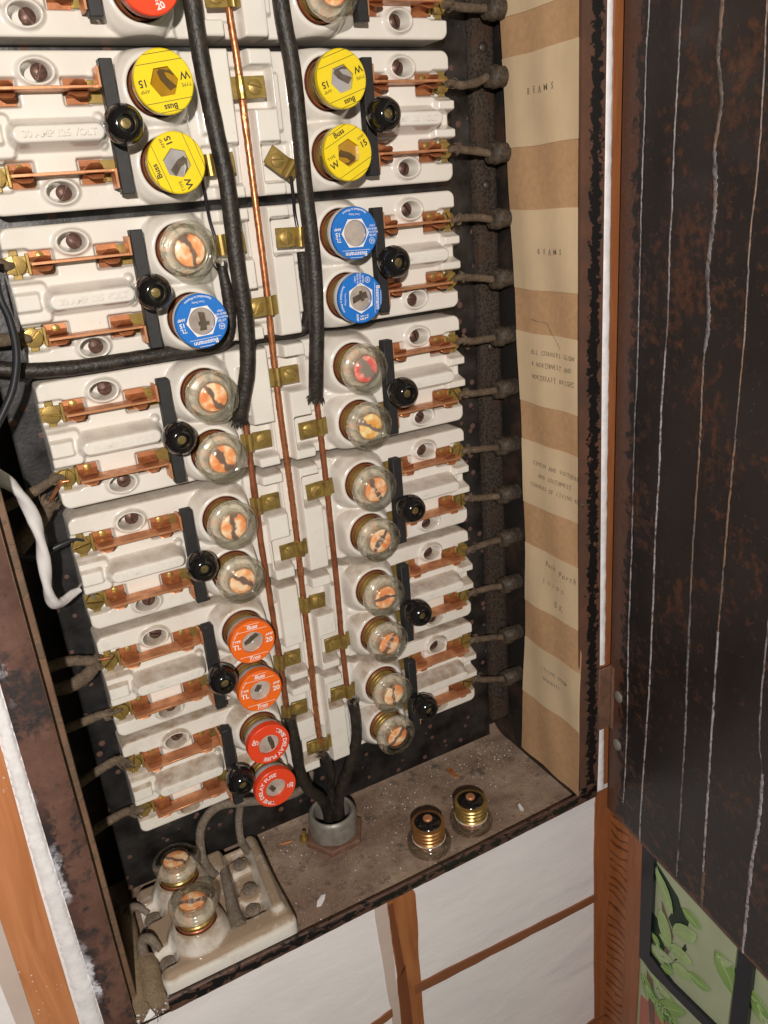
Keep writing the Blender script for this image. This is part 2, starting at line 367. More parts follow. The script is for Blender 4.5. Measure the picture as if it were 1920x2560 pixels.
# ---------------------------------------------------------------- mesh helpers: everything is laid out in (x, h, z), h = height out of the back plate
class MB:
    def __init__(s): s.v = []; s.f = []; s.mi = []
    def add(s, vs, fs, mi=0):
        o = len(s.v); s.v += [tuple(map(float, p)) for p in vs]
        s.f += [tuple(i + o for i in f) for f in fs]; s.mi += [mi] * len(fs); return s
    def box(s, x0, x1, h0, h1, z0, z1, b=0.0, mi=0):
        c = ((x0 + x1) / 2, (h0 + h1) / 2, (z0 + z1) / 2); e = (abs(x1 - x0) / 2, abs(h1 - h0) / 2, abs(z1 - z0) / 2)
        b = min(b, min(e) * .9)
        if b <= 0:
            vs = [(c[0] + i * e[0], c[1] + j * e[1], c[2] + k * e[2]) for i in (-1, 1) for j in (-1, 1) for k in (-1, 1)]
            return s.add(vs, [(0, 1, 3, 2), (4, 6, 7, 5), (0, 4, 5, 1), (2, 3, 7, 6), (0, 2, 6, 4), (1, 5, 7, 3)], mi)
        vs = []; ix = {}
        for i in (-1, 1):
            for j in (-1, 1):
                for k in (-1, 1):
                    for a in range(3):
                        q = [e[0] - b, e[1] - b, e[2] - b]; q[a] = e[a]
                        ix[(i, j, k, a)] = len(vs); vs.append((c[0] + i * q[0], c[1] + j * q[1], c[2] + k * q[2]))
        fs = []
        sg = (-1, 1)
        for q in sg:
            fs.append([ix[(q, -1, -1, 0)], ix[(q, 1, -1, 0)], ix[(q, 1, 1, 0)], ix[(q, -1, 1, 0)]])
            fs.append([ix[(-1, q, -1, 1)], ix[(1, q, -1, 1)], ix[(1, q, 1, 1)], ix[(-1, q, 1, 1)]])
            fs.append([ix[(-1, -1, q, 2)], ix[(1, -1, q, 2)], ix[(1, 1, q, 2)], ix[(-1, 1, q, 2)]])
        for p in sg:
            for q in sg:
                fs.append([ix[(p, q, -1, 0)], ix[(p, q, 1, 0)], ix[(p, q, 1, 1)], ix[(p, q, -1, 1)]])
                fs.append([ix[(p, -1, q, 0)], ix[(p, 1, q, 0)], ix[(p, 1, q, 2)], ix[(p, -1, q, 2)]])
                fs.append([ix[(-1, p, q, 1)], ix[(1, p, q, 1)], ix[(1, p, q, 2)], ix[(-1, p, q, 2)]])
                for r in sg: fs.append([ix[(p, q, r, 0)], ix[(p, q, r, 1)], ix[(p, q, r, 2)]])
        return s.add(vs, fs, mi)
    def lathe(s, prof, seg=32, cx=0, cz=0, mi=0, mod=None):
        vs = []; fs = []
        for k, (r, h) in enumerate(prof):
            for i in range(seg):
                a = 2 * math.pi * i / seg; rr = r * (mod(a, k) if mod else 1)
                vs.append((cx + rr * math.cos(a), h, cz + rr * math.sin(a)))
        for k in range(len(prof) - 1):
            for i in range(seg):
                j = (i + 1) % seg; fs.append((k * seg + i, k * seg + j, (k + 1) * seg + j, (k + 1) * seg + i))
        if prof[0][0] > 1e-6: fs.append(tuple(range(seg)))
        if prof[-1][0] > 1e-6: fs.append(tuple((len(prof) - 1) * seg + i for i in range(seg)))
        return s.add(vs, fs, mi)
    def ring(s, rin, rout, h0, h1, seg=48, mi=0):
        vs = []; fs = []
        for i in range(seg):
            a = 2 * math.pi * i / seg; ri = rin(a) if callable(rin) else rin
            for r, h in ((ri, h0), (rout, h0), (rout, h1 - .0006), (rout - .0006, h1), (ri, h1)):
                vs.append((r * math.cos(a), h, r * math.sin(a)))
        for i in range(seg):
            j = (i + 1) % seg
            for k in range(5):
                l = (k + 1) % 5; fs.append((i * 5 + k, j * 5 + k, j * 5 + l, i * 5 + l))
        return s.add(vs, fs, mi)
    def prism(s, poly, h0, h1, mi=0, mapf=None):
        n = len(poly); vs = [(x, h0, z) for x, z in poly] + [(x, h1, z) for x, z in poly]
        if mapf: vs = [mapf(*p) for p in vs]
        fs = [tuple(range(n)), tuple(range(n, 2 * n))] + [(i, (i + 1) % n, n + (i + 1) % n, n + i) for i in range(n)]
        return s.add(vs, fs, mi)
    def tube(s, path, r, seg=12, sub=6, mi=0, lobes=0, twist=0, jit=0.0, caps=True):
        P = smooth(path, sub); n = len(P)
        rs = r if isinstance(r, (list, tuple)) else [r] * len(path)
        R = [np.interp(t, np.linspace(0, 1, len(rs)), rs) for t in np.linspace(0, 1, n)]
        T = [(P[min(i + 1, n - 1)] - P[max(i - 1, 0)]).normalized() for i in range(n)]
        up_ = Vector((0, 0, 1)) if abs(T[0].z) < .9 else Vector((0, 1, 0))
        N = (up_ - T[0] * up_.dot(T[0])).normalized(); vs = []; fs = []; L = 0
        for i in range(n):
            if i: L += (P[i] - P[i - 1]).length
            N = (N - T[i] * N.dot(T[i])).normalized(); B = T[i].cross(N)
            rr0 = R[i] * (1 + random.uniform(-jit, jit))
            for k in range(seg):
                a = 2 * math.pi * k / seg
                rr = rr0 * (1 + ((.24 if lobes == 2 else .10) * math.cos(lobes * (a - twist * L)) if lobes else 0))
                vs.append(P[i] + N * (rr * math.cos(a)) + B * (rr * math.sin(a)))
        for i in range(n - 1):
            for k in range(seg):
                j = (k + 1) % seg; fs.append((i * seg + k, i * seg + j, (i + 1) * seg + j, (i + 1) * seg + k))
        if caps: fs.append(tuple(range(seg))); fs.append(tuple((n - 1) * seg + k for k in range(seg)))
        return s.add(vs, fs, mi)
    def mesh(s, name, mats, ang=38, recalc=True):
        me = bpy.data.meshes.new(name)
        me.from_pydata([(x, -h, z) for x, h, z in s.v], [], s.f)
        if not isinstance(mats, (list, tuple)): mats = [mats]
        for q in mats: me.materials.append(M[q])
        if len(mats) > 1: me.polygons.foreach_set('material_index', s.mi)
        if recalc:
            bm = bmesh.new(); bm.from_mesh(me); bmesh.ops.recalc_face_normals(bm, faces=bm.faces); bm.to_mesh(me); bm.free()
        me.shade_smooth()
        if ang: me.set_sharp_from_angle(angle=RAD(ang))
        me.update(); return me
    def obj(s, name, mats, parent=None, ang=38, **k):
        return ob(name, s.mesh(name, mats, ang), parent, **k)
def smooth(path, sub):
    P = [Vector(p) for p in path]
    if sub <= 1 or len(P) < 3: return P if sub <= 1 else [P[0].lerp(P[-1], i / (sub * 2)) for i in range(sub * 2 + 1)]
    Q = [P[0] * 2 - P[1]] + P + [P[-1] * 2 - P[-2]]; out = []
    for i in range(1, len(Q) - 2):
        a, b, c, d = Q[i - 1:i + 3]
        for k in range(sub):
            t = k / sub
            out.append(.5 * ((2 * b) + (c - a) * t + (2 * a - 5 * b + 4 * c - d) * t * t + (3 * b - a - 3 * c + d) * t ** 3))
    out.append(P[-1]); return out
def ob(name, me, parent=None, loc=(0, 0, 0), rot=(0, 0, 0), dust=None):
    o = bpy.data.objects.new(name, me); COL.objects.link(o)
    o.location = (loc[0], -loc[1], loc[2]); o.rotation_euler = rot
    if parent: o.parent = parent
    if dust is not None: o.color = (dust, 0, 0, 1)
    return o
def tag(o, label=None, cat=None, group=None, kind=None):
    if label: o['label'] = label
    if cat: o['category'] = cat
    if group: o['group'] = group
    if kind: o['kind'] = kind
    return o
def thing(name, label, cat, loc=(0, 0, 0), group=None, rot=(0, 0, 0)):
    return tag(ob(name, None, None, loc, rot), label, cat, group)
_tc = {}
def text2d(body, size, bold=0.0, shear=0.0):
    key = (body, size, bold, shear)
    if key in _tc: return _tc[key]
    cu = bpy.data.curves.new('glyphs', 'FONT'); cu.body = body; cu.size = size; cu.offset = bold; cu.shear = shear; cu.resolution_u = 3
    cu.align_x = 'CENTER'; cu.align_y = 'CENTER'
    o = bpy.data.objects.new('glyphs', cu); me = bpy.data.meshes.new_from_object(o)
    v = [(p.co.x, p.co.y) for p in me.vertices]; f = [tuple(p.vertices) for p in me.polygons]
    bpy.data.objects.remove(o); bpy.data.curves.remove(cu); bpy.data.meshes.remove(me)
    _tc[key] = (v, f); return v, f
def put_text(mb, body, size, cx, cz, h, bold=0.0, shear=0.0, rot=0.0, mi=0, sx=1.0, mapf=None):
    v, f = text2d(body, size, bold, shear); c, s_ = math.cos(rot), math.sin(rot)
    pts = [(cx + (x * sx) * c - y * s_, h, cz + (x * sx) * s_ + y * c) for x, y in v]
    if mapf: pts = [mapf(*p) for p in pts]
    mb.add(pts, f, mi)
def arc_text(mb, body, size, R, a0, h, bold=0.0, inward=False, spread=1.0, mi=0):
    v, f = text2d(body, size, bold, 0.0); out = []
    for x, y in v:
        if inward: th = a0 + x * spread / R; r = R - y
        else: th = a0 - x * spread / R; r = R + y
        out.append((r * math.cos(th), h, r * math.sin(th)))
    mb.add(out, f, mi)

# ---------------------------------------------------------------- setting: walls
PM = .08644
def attr_strip(name, mat, pts, h0, h1, parent=None, seg=24, attr='u', bulge=0.0):
    """vertical strip: pts = [(z, x_left, x_right)], face at h1, sides back to h0; attribute u across the width"""
    zs = np.linspace(pts[0][0], pts[-1][0], seg); P = sorted(pts)
    xl = np.interp(zs, [p[0] for p in P], [p[1] for p in P]); xr = np.interp(zs, [p[0] for p in P], [p[2] for p in P])
    n = 9; v = []; f = []; us = []
    for i in range(seg):
        for k in range(n):
            u = (k - 1) / (n - 3); uu = min(max(u, 0), 1); hh = h1 + bulge * (1 - (2 * uu - 1) ** 2) if 0 <= u <= 1 else h0
            v.append((xl[i] + (xr[i] - xl[i]) * uu, hh, zs[i])); us.append(uu)
    for i in range(seg - 1):
        for k in range(n - 1): f.append((i * n + k, i * n + k + 1, (i + 1) * n + k + 1, (i + 1) * n + k))
    mb = MB(); mb.add(v, f); me = mb.mesh(name, mat)
    a = me.attributes.new(attr, 'FLOAT', 'POINT'); a.data.foreach_set('value', us)
    return ob(name, me, parent)

wall = thing('plaster_wall', 'white painted plaster wall with brown painted bars around the fuse cabinet', 'wall'); wall['kind'] = 'structure'
mb = MB(); mb.box(-.9, .2445, .02, .1, -1.3, -.5575, .001); mb.obj('plaster_panel', 'plaster', wall)
mb = MB(); mb.box(-.9, -.205, .02, .1, -.556, .3, .001); mb.obj('plaster_panel', 'plaster', wall)
mb = MB(); mb.box(.2235, .2445, .02, .1, -.556, .3, .001); mb.obj('plaster_panel', 'wood_edge', wall)
# rough plaster bead beside the left frame
def bead(name, pts, mat, parent, h, hh, jit=.0006, seg=130, prof=7, label=None):
    P = sorted(pts); zs = np.linspace(P[0][0], P[-1][0], seg); v = []; f = []
    for i, z in enumerate(zs):
        a = np.interp(z, [p[0] for p in P], [p[1] for p in P]) + random.uniform(-jit, jit); b = np.interp(z, [p[0] for p in P], [p[2] for p in P]) + random.uniform(-jit, jit)
        for k in range(prof):
            t = k / (prof - 1); v.append((a + (b - a) * t, h + hh * (1 - (2 * t - 1) ** 4) * random.uniform(.92, 1.05), z + random.uniform(-.0006, .0006)))
    for i in range(seg - 1):
        for k in range(prof - 1): f.append((i * prof + k, i * prof + k + 1, (i + 1) * prof + k + 1, (i + 1) * prof + k))
    mb = MB(); mb.add(v, f); o = mb.obj(name, mat, parent, ang=0)
    if label: o['label'] = label
    return o
bead('plaster_bead', [(.3, -.2158, -.2070), (-.31, -.2158, -.2074), (-.40, -.2178, -.2075), (-.52, -.2188, -.2060), (-.75, -.220, -.205)], 'plaster_bead', wall, .0995, .0024, .0007, 420)
bead('plaster_bead', [(.2, .2125, .2215), (.054, .2134, .2220), (-.175, .2156, .2266), (-.424, .2218, .2303)], 'plaster_bead', wall, .0985, .005, .0004, 130)
bead('plaster_bead', [(-.478, .2222, .2318), (-.545, .2216, .2337), (-.556, .2230, .2340)], 'plaster_bead', wall, .0985, .0045, .0003, 30)
# painted stripe left of the cabinet
attr_strip('painted_stripe', 'wood_left', [(.3, -.243, -.2155), (-.31, -.243, -.2160), (-.425, -.2428, -.2190), (-.52, -.2432, -.2198), (-.8, -.244, -.221)], .1, .1012, wall)
attr_strip('painted_stripe', 'wood_pale', [(.3, -.256, -.2432), (-.4, -.256, -.2430), (-.52, -.253, -.2434), (-.8, -.25, -.2442)], .1, .1008, wall)
def wob(pts, jit):  return [(x + random.uniform(-jit, jit), z + random.uniform(-jit, jit)) for x, z in pts]
def stripe(name, mat, left, right, h, jit=.0004):
    mb = MB(); L = [tuple(p) for p in smooth([(a, 0, b) for a, b in left], 5)]; Rr = [tuple(p) for p in smooth([(a, 0, b) for a, b in right], 5)]
    n = min(len(L), len(Rr)); v = []; f = []
    for i in range(n):
        j = random.uniform(-jit, jit)
        a = (L[i][0] + j, L[i][2]); b = (Rr[i][0] + random.uniform(-jit, jit), Rr[i][2])
        v += [(a[0], .1, a[1]), (a[0] + .0002, h, a[1]), (b[0] - .0002, h, b[1]), (b[0], .1, b[1])]
    for i in range(n - 1):
        for k in range(3): f.append((i * 4 + k, i * 4 + k + 1, i * 4 + 5 + k, i * 4 + 4 + k))
    mb.add(v, f); return mb.obj(name, mat, wall)
stripe('painted_stripe', 'wood_pale', [(-.0027, -.5585), (-.001, -.60), (.0015, -.66), (.0035, -.72), (.005, -1.0)], [(.010, -.5585), (.0105, -.60), (.0105, -.66), (.012, -.72), (.013, -1.0)], .1006)
stripe('painted_stripe', 'wood_stripe', [(.0087, -.5585), (.0095, -.60), (.0112, -.64), (.0105, -.70), (.011, -1.0)], [(.0312, -.5585), (.0345, -.575), (.0330, -.64), (.0326, -.70), (.033, -1.0)], .1012)
stripe('painted_stripe', 'wood_dark', [(.0092, -.566), (.0100, -.60), (.0116, -.64), (.0108, -.70), (.011, -1.0)], [(.0135, -.566), (.0160, -.60), (.0185, -.64), (.0205, -.67), (.026, -1.0)], .1015)
# vertical corner stripe
stripe('painted_stripe', 'wood_edge', [(.2245, -.5585), (.2232, -.58), (.2245, -.66), (.2268, -.76), (.230, -.86), (.232, -1.1)], [(.2440, -.5585), (.2442, -.58), (.2442, -.66), (.2442, -.76), (.2442, -.86), (.2442, -1.1)], .1012)
def hbar(x0, z0, x1, z1, w0, w1, h=.1016):
    N = 14; mb = MB(); v = []; f = []
    for i in range(N):
        t = i / (N - 1); x = x0 + (x1 - x0) * t; z = z0 + (z1 - z0) * t; w = w0 + (w1 - w0) * t
        a = z + w / 2 + random.uniform(-.0006, .0006); b = z - w / 2 + random.uniform(-.0006, .0006)
        v += [(x, .1, a), (x, h, a), (x, h, b), (x, .1, b)]
    for i in range(N - 1):
        for k in range(3): f.append((i * 4 + k, i * 4 + k + 1, i * 4 + 5 + k, i * 4 + 4 + k))
    mb.add(v, f); return mb.obj('painted_bar', 'wood_bar', wall)
hbar(.026, -.6725, .2285, -.6865, .0105, .0085)
hbar(-.075, -.700, .0035, -.6838, .011, .0075)
hbar(.19, -.862, .243, -.858, .009, .006)
# mural side wall (x = .2445, facing left)
side = thing('mural_wall', 'side wall with a green leaf mural behind black painted bars below the open door', 'wall'); side['kind'] = 'structure'
mb = MB(); mb.box(.2448, .30, .102, 1.2, -1.6, .5, .0); mb.obj('mural_ground', 'mural', side)
def sidemap(off): return lambda a, h, b: (.2448 - off - h, a, b)   # poly given as (h, z)
mb = MB(); mb.prism([(.1003, -1.3), (.1455, -1.3), (.1425, -.5), (.1003, -.5)], 0, .0012, mapf=sidemap(0)); mb.obj('grain_board', 'wood_grain', side)
mb = MB(); mb.prism([(.1275, -1.3), (.1458, -1.3), (.1428, -.5), (.1232, -.5)], 0.0012, .0018, mapf=sidemap(0)); mb.obj('grain_board', 'wood_edge', side)
def sp(name, mat, poly, off=.0004, th=.0006):
    mb = MB(); mb.prism(poly, 0, th, mapf=sidemap(off)); return mb.obj(name, mat, side)
sp('painted_patch', 'mural_pink', [(.147, -1.3), (.147, -.7785), (.165, -.777), (.184, -.777), (.19, -.80), (.26, -.85), (.3, -1.3)], .0)
sp('painted_shade', 'leaf_dark', [(.156, -.606), (.1677, -.6134), (.1812, -.6227), (.185, -.6308), (.1948, -.6364), (.1914, -.6531), (.1793, -.6633), (.1729, -.654), (.1763, -.644)], .0)
sp('painted_shade', 'leaf_dark', [(.1555, -.6636), (.1612, -.6678), (.1705, -.6915), (.173, -.7041), (.1584, -.711)], .0)
sp('painted_shade', 'leaf_dark', [(.1818, -.6976), (.1924, -.6658), (.1944, -.6706), (.1892, -.6864)], .0)
sp('painted_branch', 'branch', [(.1646, -.6413), (.1721, -.6547), (.1798, -.6697), (.177, -.690), (.1724, -.7075), (.168, -.7075), (.173, -.685), (.168, -.66)], .0005)
sp('painted_branch', 'branch', [(.152, -.733), (.158, -.735), (.163, -.76), (.166, -.80), (.160, -.80), (.156, -.765)], .0005)
sp('painted_branch', 'branch', [(.1575, -.695), (.172, -.703), (.176, -.712), (.165, -.711)], .0005)
def leaf(a, b, w, mat, curve=.0):
    a = Vector((a[0], a[1])); b = Vector((b[0], b[1])); d = b - a; n = Vector((-d.y, d.x)).normalized(); P = []
    prof = [(0, 0), (.12, .5), (.3, .9), (.5, 1), (.7, .85), (.88, .45), (1, 0)]
    for t, k in prof: q = a + d * t + n * (w * k / 2 + curve * math.sin(math.pi * t)); P.append((q.x, q.y))
    for t, k in reversed(prof[1:-1]): q = a + d * t - n * (w * k / 2 - curve * math.sin(math.pi * t)); P.append((q.x, q.y))
    o = sp('painted_leaf', mat, P, .0012 + random.uniform(0, .0002), .0005)
    vein = []
    for t, k in ((.05, 1), (.5, 1), (.95, .3)): q = a + d * t + n * (.0006 * k + curve * math.sin(math.pi * t)); vein.append((q.x, q.y))
    for t, k in ((.95, .3), (.5, 1), (.05, 1)): q = a + d * t - n * (.0006 * k - curve * math.sin(math.pi * t)); vein.append((q.x, q.y))
    mb = MB(); mb.prism(vein, 0, .0003, mapf=sidemap(.0019)); mb.obj('leaf_vein', 'leaf_vein', o)
leaf((.1565, -.610), (.1779, -.6441), .011, 'leaf_light')
leaf((.1640, -.6500), (.177, -.6884), .014, 'leaf_light')
leaf((.179, -.6634), (.204, -.6433), .017, 'leaf_light')
leaf((.1755, -.6842), (.2013, -.679), .016, 'leaf_light')
leaf((.181, -.702), (.2028, -.6966), .015, 'leaf_light')
leaf((.1690, -.7152), (.1830, -.7110), .010, 'leaf_mid')
leaf((.1480, -.7480), (.1625, -.7692), .012, 'leaf_mid')
leaf((.1872, -.6280), (.2075, -.6345), .011, 'leaf_mid')
leaf((.2235, -.6405), (.2475, -.6720), .022, 'leaf_mid', .002)
leaf((.1670, -.7690), (.1999, -.7413), .015, 'leaf_mid')
leaf((.1694, -.7680), (.1938, -.7668), .016, 'leaf_mid')
leaf((.1572, -.6868), (.1660, -.6960), .008, 'leaf_mid')
leaf((.262, -.6525), (.2762, -.6720), .017, 'leaf_mid')
leaf((.150, -.7300), (.170, -.7420), .010, 'leaf_light')
leaf((.205, -.760), (.232, -.752), .014, 'leaf_mid')
rl = random.Random(5)
for k in range(26):
    bx_, by_ = rl.choice([(.172, -.690), (.166, -.660), (.185, -.705), (.158, -.700), (.235, -.660), (.160, -.755), (.178, -.752), (.205, -.755), (.270, -.668)])
    a0 = rl.uniform(-1.9, .4); L_ = rl.uniform(.014, .028); bx_ += rl.uniform(-.012, .014); by_ += rl.uniform(-.014, .014)
    leaf((bx_, by_), (bx_ + L_ * math.cos(a0), by_ + L_ * math.sin(a0)), L_ * rl.uniform(.34, .55), rl.choice(['leaf_mid', 'leaf_mid', 'leaf_deep', 'leaf_pale']), rl.uniform(-.002, .002))
# black painted frame bars: proud wooden battens
sp('frame_bar', 'black_bar', [(.1421, -.58), (.1555, -.58), (.1579, -.7130), (.1500, -.7280), (.1455, -.7264)], .0, .004)
sp('frame_bar', 'black_bar', [(.1579, -.7130), (.1840, -.7215), (.231, -.7205), (.330, -.7205), (.330, -.7320), (.2214, -.7320), (.1825, -.7325), (.160, -.7320), (.1500, -.7280)], .0, .0038)
sp('frame_bar', 'black_bar', [(.2452, -.58), (.2582, -.58), (.2604, -.7206), (.2450, -.7206)], .0, .0042)

# ---------------------------------------------------------------- cabinet
cab = thing('fuse_cabinet', 'old black steel fuse cabinet with rusty front frame and open door', 'cabinet')
mb = MB(); mb.box(-.187, .206, -.027, -.025, -.56, .20); mb.obj('back_panel', 'box', cab)
mb = MB(); mb.box(-.1675, .1805, -.006, 0.0, -.54, .20, .0004); mb.obj('mounting_plate', 'plate', cab)
mb = MB(); mb.add([(-.187, .1035, -.60), (-.1836, -.025, -.60), (-.1836, -.025, .2), (-.187, .1035, .2), (-.192, .1035, -.60), (-.192, -.025, -.60), (-.192, -.025, .2), (-.192, .1035, .2)], [(0, 1, 2, 3), (4, 7, 6, 5), (0, 3, 7, 4), (1, 5, 6, 2), (2, 6, 7, 3), (0, 4, 5, 1)]); mb.obj('left_side', 'inner_rust', cab)
mb = MB(); mb.box(.2035, .2060, -.025, .1035, -.557, .2); mb.obj('right_side', 'box', cab)
mb = MB(); mb.box(-.189, -.1820, .0900, .0945, -.62, .2, .0006); mb.obj('inner_lip', 'inner_rust', cab)
# floor with a dip-free dusty sheet
v = []; f = []; nx, nh = 70, 26
for j in range(nh):
    for i in range(nx):
        x = -.1836 + (.2035 + .1836) * i / (nx - 1); h = -.0249 + .1284 * j / (nh - 1)
        cove = max(0, (.012 - (h + .0249)) / .012) ** 2 * .006
        v.append((x, h, -.557 + cove + random.uniform(0, .0005)))
for j in range(nh - 1):
    for i in range(nx - 1): f.append((j * nx + i, j * nx + i + 1, (j + 1) * nx + i + 1, (j + 1) * nx + i))
mb = MB(); mb.add(v, f); mb.obj('cabinet_floor', 'floor', cab, ang=0)
mb = MB(); mb.box(-.187, .206, -.025, .1030, -.560, -.5585); mb.obj('bottom_side', 'box', cab)
# side rail along the back right corner
mb = MB(); mb.prism([(.1812, -.0055), (.1812, .0045), (.1822, .0060), (.1960, .0060), (.2000, .0050), (.2025, .002), (.2030, -.0055)], -.52, .2, mapf=lambda a, h, b: (a, b, h)); mb.obj('side_rail', 'rail', cab)
riv = MB(); riv.lathe([(.0035, 0), (.0034, .0012), (.0022, .0021), (0, .0024)], 16); rivm = riv.mesh('rivet', 'box')
for z in (.045, -.045, -.165, -.49): ob('rivet', rivm, cab, (.1905, .0058, z))
ob('rivet', rivm, cab, (.172, 0.0, -.468)); ob('rivet', rivm, cab, (-.1755, -.0249, -.492))
# frame flanges
attr_strip('left_frame', 'flange_left', [(.2, -.2072, -.1885), (-.274, -.2074, -.1872), (-.3945, -.2075, -.1867), (-.53, -.2058, -.1872), (-.75, -.204, -.189)], .096, .1035, cab, 40, bulge=.002)
attr_strip('right_frame', 'flange_right', [(.2, .1918, .2118), (.054, .1935, .2132), (-.172, .1950, .2156), (-.489, .2002, .2222), (-.5575, .2022, .2216)], .1035, .105, cab, 60)
NN = 90; v = []; f = []; us = []
for i in range(NN):
    t = i / (NN - 1); x = -.1642 + (.2205 + .1642) * t; zt = -.5465 - .002 * math.sin(t * 3) + (.0095 if x > .2015 else 0); zt = min(zt, -.541); zb = -.5578 + random.uniform(-.0002, .0002)
    v += [(x, .1030, zt), (x, .1046, zt + .0002), (x, .1054, zt - .0008), (x, .1054, (zt + zb) / 2), (x, .1054, zb), (x, .1030, zb)]; us += [0, 0, .07, .5, 1, 1]
for i in range(NN - 1):
    for k in range(5): f.append((i * 6 + k, i * 6 + k + 1, i * 6 + 7 + k, i * 6 + 6 + k))
f += [(0, 1, 2, 3, 4, 5)]
mb = MB(); mb.add(v, f); me = mb.mesh('bottom_lip', 'lip'); a = me.attributes.new('u', 'FLOAT', 'POINT'); a.data.foreach_set('value', us); ob('bottom_lip', me, cab)
# crumbly plaster left of the lip
mb = MB()
for i in range(190):
    x = random.uniform(-.1865, -.1645); z = -.5585 + random.gauss(0, .0022); h = random.uniform(.088, .102); r = random.uniform(.0004, .0017) * random.choice([1, 1, 1.6])
    P = [(x + r * random.gauss(0, .8), h + r * random.gauss(0, .7), z + r * random.gauss(0, .8)) for _ in range(6)]
    mb.add(P, [(0, 1, 2), (0, 2, 3), (0, 3, 1), (1, 2, 4), (2, 3, 4), (3, 1, 5), (1, 4, 5), (3, 4, 5)], random.choice([0, 0, 1, 1, 2]))
tag(mb.obj('crumbled_plaster', ['chip', 'cream', 'cable_tan'], None, ang=10), 'crumbled white plaster rubble at the lower left cabinet corner', 'plaster rubble', kind='stuff')
# hinge
mb = MB(); mb.box(.2195, .2350, .1045, .1066, -.4865, -.4255, .0004); hin = mb.obj('hinge_leaf', 'rust_nut', cab)
mb = MB(); mb.tube([(.2338, .1078, -.487), (.2338, .1078, -.456), (.2336, .1078, -.426)], .0024, 14); mb.obj('hinge_knuckle', 'rust_nut', hin)
# open door
B0 = Vector((.2349, .105, -.578)); T0 = Vector((.2262, .105, .16)); dd = Vector((-.0259, .187, 0)).normalized(); DW = .42
v = []; f = []; ed = []; n1, n2 = 44, 30; nrm = Vector((dd.y, -dd.x, 0))
def dpt(s, t, off=0):
    p = B0.lerp(T0, t) + dd * s - nrm * off; return p
for j in range(n2):
    for i in range(n1):
        s_ = DW * (i / (n1 - 1)) ** 1.7; t = (j / (n2 - 1)) ** 1.5; v.append(tuple(dpt(s_, t)))
        zz = t * .738
        ed.append(max(0.0, 1 - s_ / .034)); ed[-1] = max(ed[-1], max(0.0, 1 - zz / .008) * .9, .46 * max(0.0, 1 - zz / .34) * (.5 + .5 * math.sin(s_ * 31 + 1.0)))
nf = len(v)
for j in range(n2 - 1):
    for i in range(n1 - 1): f.append((j * n1 + i, j * n1 + i + 1, (j + 1) * n1 + i + 1, (j + 1) * n1 + i))
o4 = len(v)
for (s_, t) in ((0, 0), (DW, 0), (DW, 1), (0, 1)): v.append(tuple(dpt(s_, t, -.0022))); ed.append(.9)
c = [0, n1 - 1, n1 * n2 - 1, n1 * (n2 - 1)]
f.append((o4, o4 + 1, o4 + 2, o4 + 3))
f += [tuple(range(0, n1)) + (o4 + 1, o4), tuple(j * n1 + n1 - 1 for j in range(n2)) + (o4 + 2, o4 + 1), tuple(range(n1 * (n2 - 1), n1 * n2)) + (o4 + 2, o4 + 3), tuple(j * n1 for j in range(n2)) + (o4 + 3, o4)]
mb = MB(); mb.add(v, f); me = mb.mesh('door', 'door'); a = me.attributes.new('edge', 'FLOAT', 'POINT'); a.data.foreach_set('value', ed)
door = ob('door', me, cab)
def door_pt(s, z, off): 
    t = (z + .578) / .738; return tuple(dpt(s, t, off))
rv = MB(); rv.lathe([(.0052, -.0005), (.0052, .0006), (.0040, .0018), (.0018, .0024), (0, .0025)], 18); rvm = rv.mesh('rivet', 'galv')
